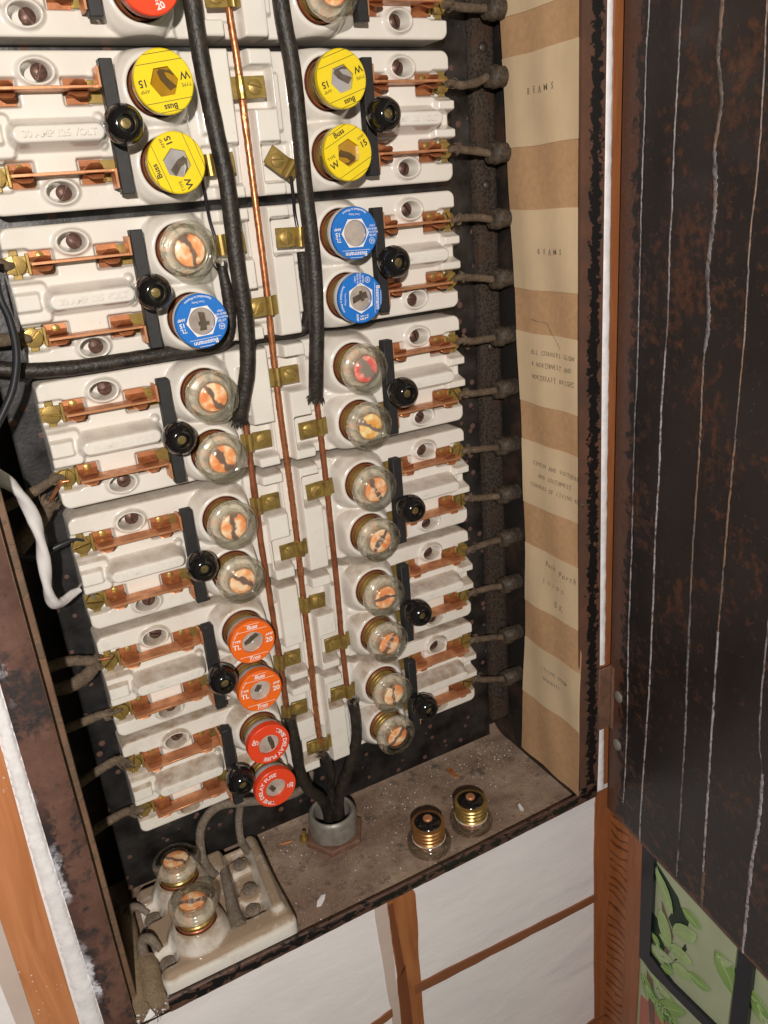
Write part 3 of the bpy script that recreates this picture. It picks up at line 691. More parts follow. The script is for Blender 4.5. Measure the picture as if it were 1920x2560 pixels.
# ---------------------------------------------------------------- porcelain blocks
def S_(d, w): return np.clip(.5 - d / w, 0, 1) ** 2 * (3 - 2 * np.clip(.5 - d / w, 0, 1))
def sdb(x, z, cx, cz, hx, hz, r):
    qx = np.abs(x - cx) - (hx - r); qz = np.abs(z - cz) - (hz - r)
    return np.hypot(np.maximum(qx, 0), np.maximum(qz, 0)) + np.minimum(np.maximum(qx, qz), 0) - r
def block_height(x, z, odd):
    mm = .001; ax = np.abs(x); az = np.abs(z); f = 1 if odd else -1
    H = np.full_like(x, .0245)
    # terminal bays
    H = H + (.0185 - H) * S_(sdb(ax, az, .147, .0205, .0125, .0078, .004), .0022)
    # pads and ridges
    L = x < 0
    ridge = np.where(L, sdb(x, z, -.1085, -.001, .0235, .0040, .0039), sdb(x, z, .1100, -.001, .0240, .0040, .0039))
    H = np.where(ridge < .0045, np.maximum(H, .0245 + .0140 * np.clip((.0042 - ridge) / .0042, 0, 1) ** .85), H)
    padL = sdb(x, z, -.143, -.001, .0118, .0112, .003); inL = sdb(x, z, -.145, 0, .0088, .0050, .0015)
    H = np.where(L & (padL < .002), np.maximum(H, .0245 + .0042 * S_(padL, .0022) + .0040 * S_(inL, .0018)), H)
    pr = np.minimum(sdb(x, z, .1445, .0072, .0085, .0032, .001), sdb(x, z, .1430, -.0100, .0105, .0031, .001))
    H = np.where(L | (pr > .001), H, np.maximum(H, .0245 + .0052 * S_(pr, .0018)))
    notch = sdb(x, z, .150, -.0012, .008, .0042, .0015)
    H = np.where(L | (ridge < .0004), H, H - .004 * S_(notch, .002))
    # screw bosses
    e = (np.sqrt(((ax - .112) / .0098) ** 2 + ((az - .0298) / .0071) ** 2) - 1) * .0083
    H = np.where(e < .002, np.maximum(H, .0245 + .0042 * S_(e, .0030)), H)
    e2 = (np.sqrt(((ax - .1122) / .0070) ** 2 + ((az - .0300) / .0048) ** 2) - 1) * .0056
    H = H + (.0135 - H) * S_(e2, .0026)
    # contact pockets
    for cx in (.1305, .0930):
        H = H + (.0190 - H) * S_(sdb(ax, az, cx, .0203, .0073, .0069, .0008), .0012)
    H = H + (.0196 - H) * S_(sdb(ax, az, .077, .0203, .0130, .0066, .0008), .0012)
    # small domes beside the switch pivot
    for cz in (.0068, -.0068):
        d = np.hypot(ax - .0845, z - cz); H = np.where(d < .0030, np.maximum(H, .0245 + .0035 * np.sqrt(np.clip(1 - (d / .0030) ** 2, 0, 1))), H)
    # sockets
    d = np.hypot(ax - .053, az - .020)
    skirt = .0245 + (.0365 - .0245) * np.clip((.0232 - d) / .0052, 0, 1) ** .62
    skirt = np.where(d < .0180, .0365 + .0006 * np.sin(np.clip((.0180 - d) / .0034, 0, 1) * math.pi), skirt)
    H = np.where(d < .0245, np.maximum(H, np.where(d < .0232, skirt, .0)), H)
    H = H + (.0150 - H) * S_(d - .0144, .0012)
    # fillet between the two sockets
    fl = np.clip(1 - np.hypot((ax - .053) / .020, z / .006), 0, 1); H = np.where(fl > 0, np.maximum(H, .0245 + .010 * fl), H)
    # centre: wire troughs and plates
    cen = S_(ax - .0335, .0030); trough = .0215
    Cc = np.full_like(x, trough)
    pl = np.abs(ax - .0136) - .0080
    Cc = trough + (.0308 - trough) * S_(pl, .0017)
    step = S_(np.abs(ax - .0233) - .0025, .0012) * S_(np.abs(z * f - .012) - .016, .002)
    Cc = np.maximum(Cc, trough + .0045 * step)
    zz = z * f; xx = x * f
    # recesses for the bus clamps: both hot wires low on odd blocks, neutral high to the right
    for (cx, hx) in ((-.0190, .0105), (.0190, .0105)):
        Cc = Cc + (.0175 - Cc) * S_(sdb(x, zz, cx + (.0025 if cx < 0 else -.0005), -.0215, hx, .0112, .0008), .0014)
    Cc = Cc + (.0175 - Cc) * S_(sdb(xx, zz, .0085, .0200, .0115, .0112, .0008), .0014)
    H = H * (1 - cen) + Cc * cen
    return H
def block_mesh(odd):
    X, Zm, rr, rc = .1496, .0402, .0016, .0055
    edge = [0, .00012, .0005, .0011, .0018]
    xs = np.array(sorted(set([-X + e for e in edge] + [X - e for e in edge] + list(np.linspace(-X + .0024, X - .0024, 540)))))
    zs = np.array(sorted(set([-Zm + e for e in edge] + [Zm - e for e in edge] + list(np.linspace(-Zm + .0024, Zm - .0024, 145)))))
    gx, gz = np.meshgrid(xs, zs)
    H = block_height(gx, gz, odd)
    for _ in range(1):
        P = np.pad(H, 1, mode='edge'); H = (P[1:-1, 1:-1] * 4 + 2 * (P[:-2, 1:-1] + P[2:, 1:-1] + P[1:-1, :-2] + P[1:-1, 2:]) + P[:-2, :-2] + P[:-2, 2:] + P[2:, :-2] + P[2:, 2:]) / 16
    # rounded corners by pulling the row ends in
    az = np.abs(gz); c = np.clip(az - (Zm - rc), 0, rc); lim = X - (rc - np.sqrt(np.clip(rc ** 2 - c ** 2, 0, None)))
    px = gx * (lim / X)
    d = -sdb(px, gz, 0, 0, X, Zm, rc); d = np.clip(d, 0, rr)
    H = H - (rr - np.sqrt(np.clip(rr ** 2 - (rr - d) ** 2, 0, None)))
    nz_, nx_ = gx.shape
    v = np.stack([px, -H, gz], -1).reshape(-1, 3)
    idx = np.arange(nx_ * nz_).reshape(nz_, nx_)
    q = np.stack([idx[:-1, :-1], idx[:-1, 1:], idx[1:, 1:], idx[1:, :-1]], -1).reshape(-1, 4)
    loop = list(idx[0, :]) + list(idx[1:, -1]) + list(idx[-1, -2::-1]) + list(idx[-2:0:-1, 0])
    base = len(v); lv = v[loop].copy(); lv[:, 1] = 0.0
    v = np.vstack([v, lv]); n = len(loop)
    k = np.arange(n); k2 = (k + 1) % n; lo_ = np.array(loop)
    w = np.stack([lo_[k2], lo_[k], base + k, base + k2], -1)
    F = np.vstack([q, w])
    me = bpy.data.meshes.new('porcelain_base')
    me.vertices.add(len(v)); me.vertices.foreach_set('co', v.ravel())
    me.loops.add(F.size); me.loops.foreach_set('vertex_index', F.ravel().astype(np.int32))
    me.polygons.add(len(F)); me.polygons.foreach_set('loop_start', np.arange(0, F.size, 4, dtype=np.int32)); me.polygons.foreach_set('loop_total', np.full(len(F), 4, np.int32))
    me.update(calc_edges=True); me.validate()
    me.materials.append(M['porcelain']); me.shade_smooth(); return me
BLK = {True: block_mesh(True), False: block_mesh(False)}

def screw_mesh(name, r, h0, dome, slot, mat, rim=.0008):
    mb = MB(); n, q = 13, 6
    for sgn in (1, -1):
        v = []; f = []
        for i in range(n):
            s_ = -r * .999 + 2 * r * .999 * i / (n - 1); e = math.sqrt(max(r * r - s_ * s_, 0)); e = max(e, slot / 2 + 1e-5)
            for j in range(q):
                t = slot / 2 + (e - slot / 2) * j / (q - 1); d2 = min(1, (s_ * s_ + t * t) / (r * r))
                v.append((s_, h0 + rim + dome * (1 - d2), sgn * t))
            v.append((s_, h0, sgn * e)); v.append((s_, h0 + rim * .15, sgn * slot / 2))
        w = q + 2
        for i in range(n - 1):
            for j in range(q): f.append((i * w + j, i * w + j + 1, (i + 1) * w + j + 1, (i + 1) * w + j))
            f.append((i * w, (i + 1) * w, (i + 1) * w + q + 1, i * w + q + 1))
            f.append((i * w + q + 1, (i + 1) * w + q + 1, (i + 1) * w + q + 1, i * w + q + 1)) if False else None
        f = [x for x in f if x]
        mb.add(v, f)
    hb = h0 + rim * .15
    mb.lathe([(r * .97, h0), (r * .97, h0 + rim * .25), (0, h0 + rim * .3)], 20)
    mb.box(-r * .96, r * .96, h0, hb, -slot / 2, slot / 2, 0, 1)
    return mb.mesh(name, [mat, 'slot_dirt'], 45)
SCR_IRON = screw_mesh('mounting_screw', .0043, 0, .0014, .0012, 'iron_screw')
SCR_TERM = screw_mesh('terminal_screw', .0054, 0, .0004, .0013, 'brass', .0034)
SCR_BUS = screw_mesh('clamp_screw', .0042, 0, .0009, .0012, 'brass_screw', .0012)
# terminal plate with upturned ears
mb = MB(); mb.box(-.0058, .0085, 0, .0010, -.0045, .0045, .0002)
for sg in (1, -1):
    mb.box(-.0022, .0022, 0, .0026, sg * .0052 - .0006, sg * .0052 + .0006, .0002); mb.box(-.0022, .0022, .0022, .0032, sg * .0052, sg * .0078, .0002)
mb.box(.0060, .0078, .0002, .0042, -.0058, .0058, .0003)
TERM = mb.mesh('terminal_plate', 'brass_screw')
# contact jaw: copper base and two flared leaves
mb = MB(); mb.box(-.0060, .0060, 0, .0011, -.0061, .0061, .0002)
for sg in (1, -1):
    prof = [(5.6, .8, 6.0), (2.6, 1.2, 6.0), (1.3, 2.6, 5.6), (.9, 6.5, 5.4), (1.0, 11.0, 5.1), (2.1, 13.8, 4.3), (3.4, 15.4, 2.4)]
    v = []; f = []
    for (zz, hh, wx) in prof:
        for k in range(7):
            u = -1 + 2 * k / 6; v.append((u * wx * .001, hh * .001, sg * zz * .001))
    n = len(prof)
    for (zz, hh, wx) in prof:
        for k in range(7):
            u = -1 + 2 * k / 6; v.append((u * wx * .001, hh * .001 + .0003, sg * (zz + .75) * .001))
    for o_ in (0, n * 7):
        for i in range(n - 1):
            for k in range(6): f.append((o_ + i * 7 + k, o_ + i * 7 + k + 1, o_ + (i + 1) * 7 + k + 1, o_ + (i + 1) * 7 + k))
    for k in range(6): f.append(((n - 1) * 7 + k, (n - 1) * 7 + k + 1, n * 7 + (n - 1) * 7 + k + 1, n * 7 + (n - 1) * 7 + k))
    for i in range(n - 1):
        for k in (0, 6): f.append((i * 7 + k, (i + 1) * 7 + k, n * 7 + (i + 1) * 7 + k, n * 7 + i * 7 + k))
    mb.add(v, f)
JAW = mb.mesh('contact_jaw', 'copper_jaw')
mb = MB(); mb.lathe([(.0026, .0010), (.0024, .0019), (.0012, .0024), (0, .0025)], 14, 0, .0036); JAWR = mb.mesh('jaw_rivet', 'brass')
mb = MB(); mb.box(-.0110, .0110, 0, .0010, -.0058, .0058, .0002); STRAP = mb.mesh('brass_strap', 'brass')
mb = MB(); mb.lathe([(.0142, -.006), (.0142, .0205), (.0138, .0210), (.0133, .0208), (.0133, -.006)], 40); SHELL = mb.mesh('socket_shell', 'copper_dark')
# bus clamp: plate, raised fold over the wire (wire end at +x), toe
mb = MB(); mb.box(-.0068, .0064, 0, .0011, -.0060, .0060, .0003)
v = []; f = []
pr = [(.0062, .0002), (.0068, .0018), (.0076, .0030), (.0090, .0036), (.0104, .0030), (.0112, .0014), (.0116, .0002), (.0146, .0)]
for (x, h) in pr:
    for sg in (-1, 1): v += [(x, h, sg * .0060), (x, h + .0010, sg * .0060)]
for i in range(len(pr) - 1):
    a = i * 4; b = a + 4; f += [(a + 1, a + 3, b + 3, b + 1), (a, b, b + 2, a + 2), (a, a + 1, b + 1, b), (a + 2, b + 2, b + 3, a + 3)]
f += [(0, 2, 3, 1), (len(pr) * 4 - 4, len(pr) * 4 - 3, len(pr) * 4 - 1, len(pr) * 4 - 2)]
mb.add(v, f); CLAMP = mb.mesh('bus_clamp', 'brass')
mb = MB()
put_text(mb, '30 AMP 125 VOLT', .0046, 0, 0, 0); TXT = None
v0, f0 = text2d('30 AMP 125 VOLT', .0050, .00022)
n = len(v0); tb = MB(); tb.add([(x * .98, .0, y) for x, y in v0] + [(x * .98, .0011, y) for x, y in v0], [tuple(i + n for i in q) for q in f0])
TXT = tb.mesh('raised_lettering', 'porcelain', 30)

blocks = {}
BLAB = {
 0: 'white porcelain fuse block cut off by the top of the photo',
 1: 'white porcelain fuse block holding the four yellow fuses',
 2: 'white porcelain fuse block holding one clear and three blue fuses',
 3: 'white porcelain fuse block directly under the black cable crossing on the left',
 4: 'white porcelain fuse block with the white taped wire screwed to its left end',
 5: 'white porcelain fuse block with two orange fuses on its left',
 6: 'lowest white porcelain fuse block, with two red rimmed fuses on its left'}
DUST = {0: .12, 1: .15, 2: .22, 3: .35, 4: .6, 5: .85, 6: 1.0}
for i in range(7):
    odd = i % 2 == 1
    b = thing('fuse_block', BLAB[i], 'fuse block', (0, 0, -(i - 1) * PM), 'porcelain fuse blocks in a column'); blocks[i] = b
    du = DUST[i]
    ob('porcelain_base', BLK[odd], b, dust=du)
    for sx in (-1, 1):
        for sz in (-1, 1):
            ob('mounting_screw', SCR_IRON, b, (sx * (.1103 if sx < 0 else .1098), .0206 if sx < 0 else .0234, sz * .0303), (0, random.uniform(0, 3.1), 0))
            r = ob('terminal_plate', TERM, b, (sx * .1442, .0190, sz * .0203), (0, 0 if sx < 0 else math.pi, 0))
            ob('terminal_screw', SCR_TERM, r, (0, .0012, 0), (0, random.uniform(0, 3.1), 0))
            for jx in (.1305, .0930):
                j = ob('contact_jaw', JAW, b, (sx * jx, .0197, sz * .0205))
                if jx > .1 or i > 3: ob('jaw_rivet', JAWR, j)
            ob('brass_strap', STRAP, b, (sx * .0765, .0202, sz * .0203))
            ob('socket_shell', SHELL, b, (sx * .053, .0165, sz * .020))
    ob('raised_lettering', TXT, b, (-.1085, .0384, -.001), dust=du * .3); ob('raised_lettering', TXT, b, (.1105, .0384, -.001), dust=du * .3)
    f = 1 if odd else -1
    # clamps: (x of screw, dz, flip)
    for (cx, cz, kind) in ((-.0172, -.0205 * f, 'L'), (.0172, -.0205 * f, 'R'), (.0084 * f, .0200 * f, 'N')):
        a = 0.0
        toright = (kind == 'R') or (kind == 'N' and f < 0)   # wire to the right of the screw
        rot = 0 if toright else math.pi
        rot += random.uniform(-.07, .07)
        if i == 1 and kind == 'R': rot = RAD(38)
        c_ = ob('bus_clamp', CLAMP, b, (cx, .0282, cz), (0, rot, 0))
        ob('clamp_screw', SCR_BUS, c_, (0, .0010, 0), (0, random.uniform(0, 3.1), 0))

# ---------------------------------------------------------------- knife switches
SLAB = {
 (0, -1): 'black crossbar of the knife switch at the top left photo edge beside the red fuse',
 (0, 1): 'black crossbar of the knife switch at the top edge right of the clear fuse',
 (1, -1): 'copper knife switch with black ball knob left of the two left yellow fuses',
 (1, 1): 'copper knife switch with black ball knob right of the two right yellow fuses',
 (2, -1): 'knife switch with black knob left of the clear fuse and the lone blue fuse',
 (2, 1): 'knife switch with black knob right of the paired blue fuses',
 (3, -1): 'knife switch with black knob just below the black cable on the left',
 (3, 1): 'knife switch with black knob right of the fuse with a pink red centre',
 (4, -1): 'knife switch with black knob level with the taped white wire end',
 (4, 1): 'knife switch with black knob third up from the bottom of the right column',
 (5, -1): 'knife switch with black knob left of the two orange fuses',
 (5, 1): 'knife switch with black knob second from the bottom of the right column',
 (6, -1): 'lowest left knife switch with black knob, beside two red rimmed fuses',
 (6, 1): 'lowest right knife switch with black knob, above the dusty cabinet floor'}
mb = MB(); mb.lathe([(.0042, .0400), (.0040, .0442), (.0044, .0455), (.0066, .0478), (.0090, .0508), (.0102, .0545), (.0104, .0570), (.0100, .0600), (.0086, .0634), (.0066, .0656), (.0050, .0663), (.0045, .0662), (.0042, .0650), (.0038, .0622), (0, .0618)], 40)
KNOB = mb.mesh('knob', 'bakelite', 50)
KSCR = screw_mesh('knob_screw', .0026, 0, .0003, .0008, 'brass_dark')
def blade(sx, sz):
    mb = MB()
    mb.box(sx * .0832, sx * .1372, .0258, .0376, -.0008, .0008, .0002)
    mb.box(sx * .0870, sx * .0995, .0252, .0384, -.0007, .0007, .0002)
    a, b = (-.0008, .0096) if sz > 0 else (-.0096, .0008)
    mb.box(sx * .0824, sx * .0840, .0285, .0400, a, b, .0002)
    return mb.mesh('blade', 'copper')
BL = {(sx, sz): blade(sx, sz) for sx in (-1, 1) for sz in (-1, 1)}
def crossbar(sx):
    mb = MB(); mb.box(sx * .0750, sx * .0823 if False else sx * .0822, .0345, .0418, -.0337, .0337, .0004); return mb.mesh('crossbar', 'fibre')
CB = {sx: crossbar(sx) for sx in (-1, 1)}
mb = MB(); mb.box(-.0012, .0012, 0, .0010, -.0035, .0035, .0002); BTAB = mb.mesh('blade_tab', 'brass')
for i in range(7):
    for sx in (-1, 1):
        t = thing('knife_switch', SLAB[(i, sx)], 'switch', (0, 0, -(i - 1) * PM), 'knife switches with black knobs')
        for sz in (-1, 1): ob('blade', BL[(sx, sz)], t, (0, 0, sz * .0208))
        # crossbar stands just in front of the bent blade feet
        c_ = ob('crossbar', CB[sx], t)
        k = ob('knob', KNOB, t, (sx * .0786, 0.0012, 0))
        ob('knob_screw', KSCR, k, (0, .0619, 0), (0, random.uniform(0, 3.1), 0))

# ---------------------------------------------------------------- plug fuses (axis = out of the panel; face at .0575)
def thread(r, h0, h1, turns, seg=36, per=8):
    P = [(r * .88, h0)]; n = turns * per
    for k in range(n + 1): P.append((r - .0006 + .0006 * math.cos(2 * math.pi * k / per), h0 + .0004 + (h1 - h0 - .0008) * k / n))
    P.append((r * .9, h1)); return P
mb = MB(); mb.lathe(thread(.0126, .0310, .0462, 4), 36); BSH = mb.mesh('brass_shell', 'brass_shell', 60); BSH2 = mb.mesh('brass_shell', 'bronze_shell', 60)
mb = MB(); mb.lathe([(.0108, .0330), (.0106, .0312), (.0088, .0300), (.0070, .0288), (.0046, .0282), (0, .0281)], 28); INS = mb.mesh('insulator', 'bakelite', 50)
mb = MB(); mb.lathe([(.0036, .0284), (.0036, .0270), (.0030, .0264), (0, .0263)], 20); CON = mb.mesh('contact_button', 'copper')
# clear glass fuse
def scal(n, amp): return lambda a, k: 1 + (amp * math.cos(n * a) if 4 <= k <= 7 else 0)
def glass_body(amp, n):
    mb = MB(); mb.lathe([(.0086, .0452), (.0112, .0448), (.0126, .0456), (.0130, .0470), (.0152, .0484), (.0164, .0502), (.0167, .0530), (.0163, .0556), (.0152, .0568), (.0140, .0570), (.0110, .0566), (.0103, .0560), (.0096, .0564), (.0093, .0572), (.0092, .0566), (.0092, .0452)], 64, mod=scal(n, amp))
    return mb.mesh('glass_body', 'glass', 55)
GB = [glass_body(.0, 8), glass_body(.010, 40), glass_body(.014, 8)]
mb = MB(); mb.lathe([(0, .0560), (.0090, .0561), (.0092, .0568), (.0085, .0576), (.0064, .0582), (.0035, .0586), (0, .0587)], 36); LENS = mb.mesh('lens', 'lens', 60)
mb = MB(); mb.lathe([(.0091, .0450), (.0091, .0545), (.0086, .0552), (.0050, .0554), (0, .0554)], 36)
def core(k):
    mb = MB(); mb.lathe([(.0091, .0450), (.0091, .0543), (.0088, .0548)], 36, mi=1); mb.lathe([(.0088, .0548), (.0084, .0551), (.0050, .0553), (0, .0553)], 36, mi=0)
    return mb.mesh('fuse_centre', [k, 'core_wall'], 60)
CORE = {k: core(k) for k in ('fuse_orange', 'fuse_amber', 'fuse_pink')}
mb = MB(); put_text(mb, 'ROYAL', .0030, .0004, .0014, .0556, .00002); put_text(mb, '10', .0030, .0002, -.0016, .0556, .00002); arc_text(mb, 'AMPERES', .0017, .0062, RAD(-90), .0556, 0, True)
ETCH = mb.mesh('etched_lettering', 'etched', 0)
mb = MB(); mb.lathe([(.0127, .0455), (.0129, .0466), (.0118, .0462), (.0104, .0470), (.0096, .0484), (.0093, .0500)], 48); SEAT = mb.mesh('shell_rim', 'seat_grey', 60)
mb = MB(); mb.prism([(-.0074, .0006), (-.0040, .0010), (-.0012, .0018), (.0004, .0008), (.0036, .0013), (.0074, .0004), (.0073, -.0010), (.0030, -.0004), (.0012, -.0020), (-.0016, -.0010), (-.0050, -.0008), (-.0074, -.0012)], .0554, .0557); STRIP = mb.mesh('fuse_strip', 'strip')
def embossed():
    mb = MB()
    for word, a0 in (('ROYAL', RAD(200)), ('CRYSTAL', RAD(20))):
        v, f = text2d(word, .0036, .00005); n = len(v); R = .0122
        top = []; bot = []
        for x, y in v:
            th = a0 - x * 1.35 / R; r = R + y; top.append((r * math.cos(th), .0576, r * math.sin(th))); bot.append((r * math.cos(th), .0562, r * math.sin(th)))
        mb.add(top + bot, list(f))
    return mb.mesh('embossed_lettering', 'emboss_glass')
EMB = embossed()
def hexr(R): return lambda a: R * math.cos(math.pi / 6) / math.cos((a % (math.pi / 3)) - math.pi / 6)
# yellow
mb = MB(); mb.ring(hexr(.0079), .0160, .0530, .0572, 60); YCAP = mb.mesh('yellow_cap', 'yellow', 40)
mb = MB(); mb.lathe([(.0128, .0452), (.0134, .0475), (.0156, .0490), (.0159, .0530), (.0150, .0531)], 44); YBODY = mb.mesh('clear_body', 'brass_shell', 50)
def disc(name, r, h, mat, seg=36): mb = MB(); mb.lathe([(r, h - .0006), (r, h), (0, h + .0001)], seg); return mb.mesh(name, mat, 50)
WIN = {k: disc('window', .0084, .0552, k) for k in ('amber', 'clear_grey', 'clear_beige')}
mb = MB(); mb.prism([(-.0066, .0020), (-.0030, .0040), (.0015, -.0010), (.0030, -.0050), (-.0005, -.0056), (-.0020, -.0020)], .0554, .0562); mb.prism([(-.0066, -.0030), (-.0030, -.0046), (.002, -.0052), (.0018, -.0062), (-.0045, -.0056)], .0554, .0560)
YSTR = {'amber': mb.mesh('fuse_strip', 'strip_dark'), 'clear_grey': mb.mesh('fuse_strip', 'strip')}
hP = .0573
def yellow_print():
    mb = MB()
    put_text(mb, 'Buss', .0042, 0, .0122, hP, .00010); put_text(mb, '15', .0050, .0116, -.0008, hP, .00012); put_text(mb, 'AMP', .0026, .0116, .0032, hP)
    put_text(mb, 'W', .0054, -.0118, -.0015, hP, .00010); put_text(mb, 'TYPE', .0026, -.0116, .0030, hP)
    for z in (.0094, .0144, -.0094, -.0138):
        w = math.sqrt(.0158 ** 2 - z * z); mb.add([(-w, hP, z - .00014), (w, hP, z - .00014), (w, hP, z + .00014), (-w, hP, z + .00014)], [(0, 1, 2, 3)])
    return mb.mesh('printed_label', 'print_black', 0)
YPR = yellow_print()
# blue
mb = MB(); mb.ring(.0079, .0159, .0540, .0570, 60); BCAP = mb.mesh('blue_label_ring', 'blue', 40)
mb = MB(); mb.ring(lambda a: .0079, .0158, .0490, .0542, 48); mb.lathe([(.0128, .0452), (.0140, .0470), (.0158, .0492)], 44); BBODY = mb.mesh('white_body', 'white_plastic', 45)
def blue_print():
    mb = MB(); h = .0571
    hx = hexr(.0097); n = 60; v = []; f = []
    for i in range(n):
        a = 2 * math.pi * i / n; v += [(.0079 * math.cos(a), h, .0079 * math.sin(a)), (hx(a) * math.cos(a), h, hx(a) * math.sin(a))]
    for i in range(n): j = (i + 1) % n; f.append((2 * i, 2 * i + 1, 2 * j + 1, 2 * j))
    mb.add(v, f)
    put_text(mb, 'Bussmann', .0038, 0, .0124, h, .00007)
    for z in (.0102, .0146):
        w = math.sqrt(.0156 ** 2 - z * z) * .82; mb.add([(-w, h, z - .00012), (w, h, z - .00012), (w, h, z + .00012), (-w, h, z + .00012)], [(0, 1, 2, 3)])
    put_text(mb, 'TL', .0034, .0119, .0036, h, .00007); put_text(mb, '15', .0036, .0122, .0004, h, .00009); put_text(mb, 'AMP', .0024, .0121, -.0028, h, .00004)
    for k, w in enumerate(('LISTED', 'PLUG FUSE', 'ISSUE NO', '14521')): put_text(mb, w, .00165, -.0120, .0016 - .0019 * k, h, .00002)
    put_text(mb, 'UL', .0020, -.0114, .0050, h, .00004)
    v = []; f = []
    for i in range(24):
        a = 2 * math.pi * i / 24
        for r in (.0016, .00188): v.append((-.0114 + r * math.cos(a), h, .0050 + r * math.sin(a)))
    for i in range(24): j = (i + 1) % 24; f.append((2 * i, 2 * i + 1, 2 * j + 1, 2 * j))
    mb.add(v, f)
    arc_text(mb, 'Assembled in Mexico', .0020, .0143, RAD(-90), h, .00002, True)
    put_text(mb, 'Time Delay', .0017, 0, -.0112, h)
    return mb.mesh('printed_label', 'print_white', 0)
BPR = blue_print()
mb = MB(); mb.prism([(-.0030, .0050), (.0010, .0055), (.0006, .0010), (.0020, -.0055), (-.0018, -.0050), (-.0026, .0)], .0554, .0562); mb.prism([(-.0044, .0020), (.0020, .0024), (.0020, .0002), (-.0044, 0)], .0562, .0567); BSTR = mb.mesh('fuse_strip', 'strip')
# orange and red (white barrel, coloured rim with a round window)
mb = MB(); mb.ring(.0080, .0161, .0515, .0575, 60); OCAP = mb.mesh('orange_rim', 'orange', 40); RCAP = mb.mesh('red_rim', 'red', 40)
mb = MB(); mb.lathe([(.0122, .0445), (.0140, .0450), (.0147, .0456), (.0149, .0515)], 48); OBODY = mb.mesh('white_body', 'white_plastic', 50)
hO = .0576
def bar(mb, z, h, k=1.0, R=.0158):
    w = math.sqrt(R ** 2 - z * z) * k; mb.add([(-w, h, z - .00015), (w, h, z - .00015), (w, h, z + .00015), (-w, h, z + .00015)], [(0, 1, 2, 3)])
def orange_print():
    mb = MB()
    put_text(mb, 'Buss', .0042, 0, .0118, hO, .00014, .25); put_text(mb, 'Tron', .0040, 0, -.0121, hO, .00012, .25)
    bar(mb, .0096, hO, .84); bar(mb, .0140, hO, .72); bar(mb, -.0100, hO, .84); bar(mb, -.0142, hO, .6)
    put_text(mb, 'AMP', .0026, .0119, .0032, hO, .00006, .15); put_text(mb, '20', .0052, .0117, -.0010, hO, .00012)
    put_text(mb, 'TYPE', .0026, -.0117, .0032, hO, .00006, .15); put_text(mb, 'TL', .0052, -.0117, -.0010, hO, .00011)
    arc_text(mb, 'UND. LAB. INC.', .0015, .0143, RAD(152), hO, .00003)
    mb.ring(.0010, .0013, hO - .0002, hO, 4)
    return mb.mesh('printed_label', 'print_white', 0)
OPR = orange_print()
def red_print():
    mb = MB(); arc_text(mb, 'TIME DELAY FUSE', .0042, .0120, RAD(90), hO, .00010, False, 1.12)
    arc_text(mb, '20', .0046, .0123, RAD(-90), hO, .00012, True); arc_text(mb, 'AMP', .0016, .0095, RAD(-90), hO, .00003, True)
    return mb.mesh('printed_label', 'print_white', 0)
RPR = red_print()
mb = MB(); mb.prism([(-.0060, .0005), (-.0015, .0040), (.0030, .0058), (.0052, .0040), (.0012, .0015), (-.0020, -.0008), (-.0052, -.0018)], .0554, .0562); OSTR = mb.mesh('fuse_strip', 'strip')
mb = MB(); mb.prism([(-.0040, .0010), (-.0008, .0050), (.0022, .0032), (-.0008, -.0008)], .0554, .0564); mb.prism([(-.0014, .0018), (-.0004, .0030), (.0006, .0022), (-.0004, .0010)], .0564, .0568); OSTR2 = mb.mesh('fuse_strip', 'strip')

FG = 'plug fuses screwed into the porcelain blocks'
def fuse(kind, label, loc, rot=0, var=0, group=FG, eul=None, low=False, shell=None):
    t = thing('plug_fuse', label, 'fuse', loc, group, eul or (0, -RAD(rot), 0))
    ob('brass_shell', shell or BSH, t)
    if low: ob('insulator', INS, t); ob('contact_button', CON, t)
    if kind.startswith('glass'):
        key = {'glass': 'fuse_orange', 'glass_amber': 'fuse_amber', 'glass_pink': 'fuse_pink'}[kind]
        g = ob('glass_body', GB[var % 3], t); ob('lens', LENS, g); ob('embossed_lettering', EMB, g)
        ob('shell_rim', SEAT, t); co = ob('fuse_centre', CORE[key], t, rot=(0, random.uniform(-.8, .5), 0))
        if (var + len(label)) % 2 == 0: ob('etched_lettering', ETCH, co)
    elif kind.startswith('yellow'):
        w = 'amber' if kind.endswith('amber') else 'clear_grey'
        ob('clear_body', YBODY, t); ob('yellow_cap', YCAP, t); ob('printed_label', YPR, t); ob('window', WIN[w], t); ob('fuse_strip', YSTR[w], t, rot=(0, random.uniform(-.5, .5), 0))
    elif kind == 'blue':
        ob('white_body', BBODY, t); ob('blue_label_ring', BCAP, t); ob('printed_label', BPR, t); ob('window', WIN['clear_beige'], t)
        if var != 1: ob('fuse_strip', BSTR, t, rot=(0, random.uniform(-.4, .4), 0))
    elif kind in ('orange', 'red'):
        ob('white_body', OBODY, t); ob(kind + '_rim', OCAP if kind == 'orange' else RCAP, t); ob('printed_label', OPR if kind == 'orange' else RPR, t)
        ob('window', WIN['clear_beige'], t); ob('fuse_strip', OSTR if var == 0 else OSTR2, t, rot=(0, random.uniform(-.2, .2), 0))
    return t
Zb = lambda i: -(i - 1) * PM
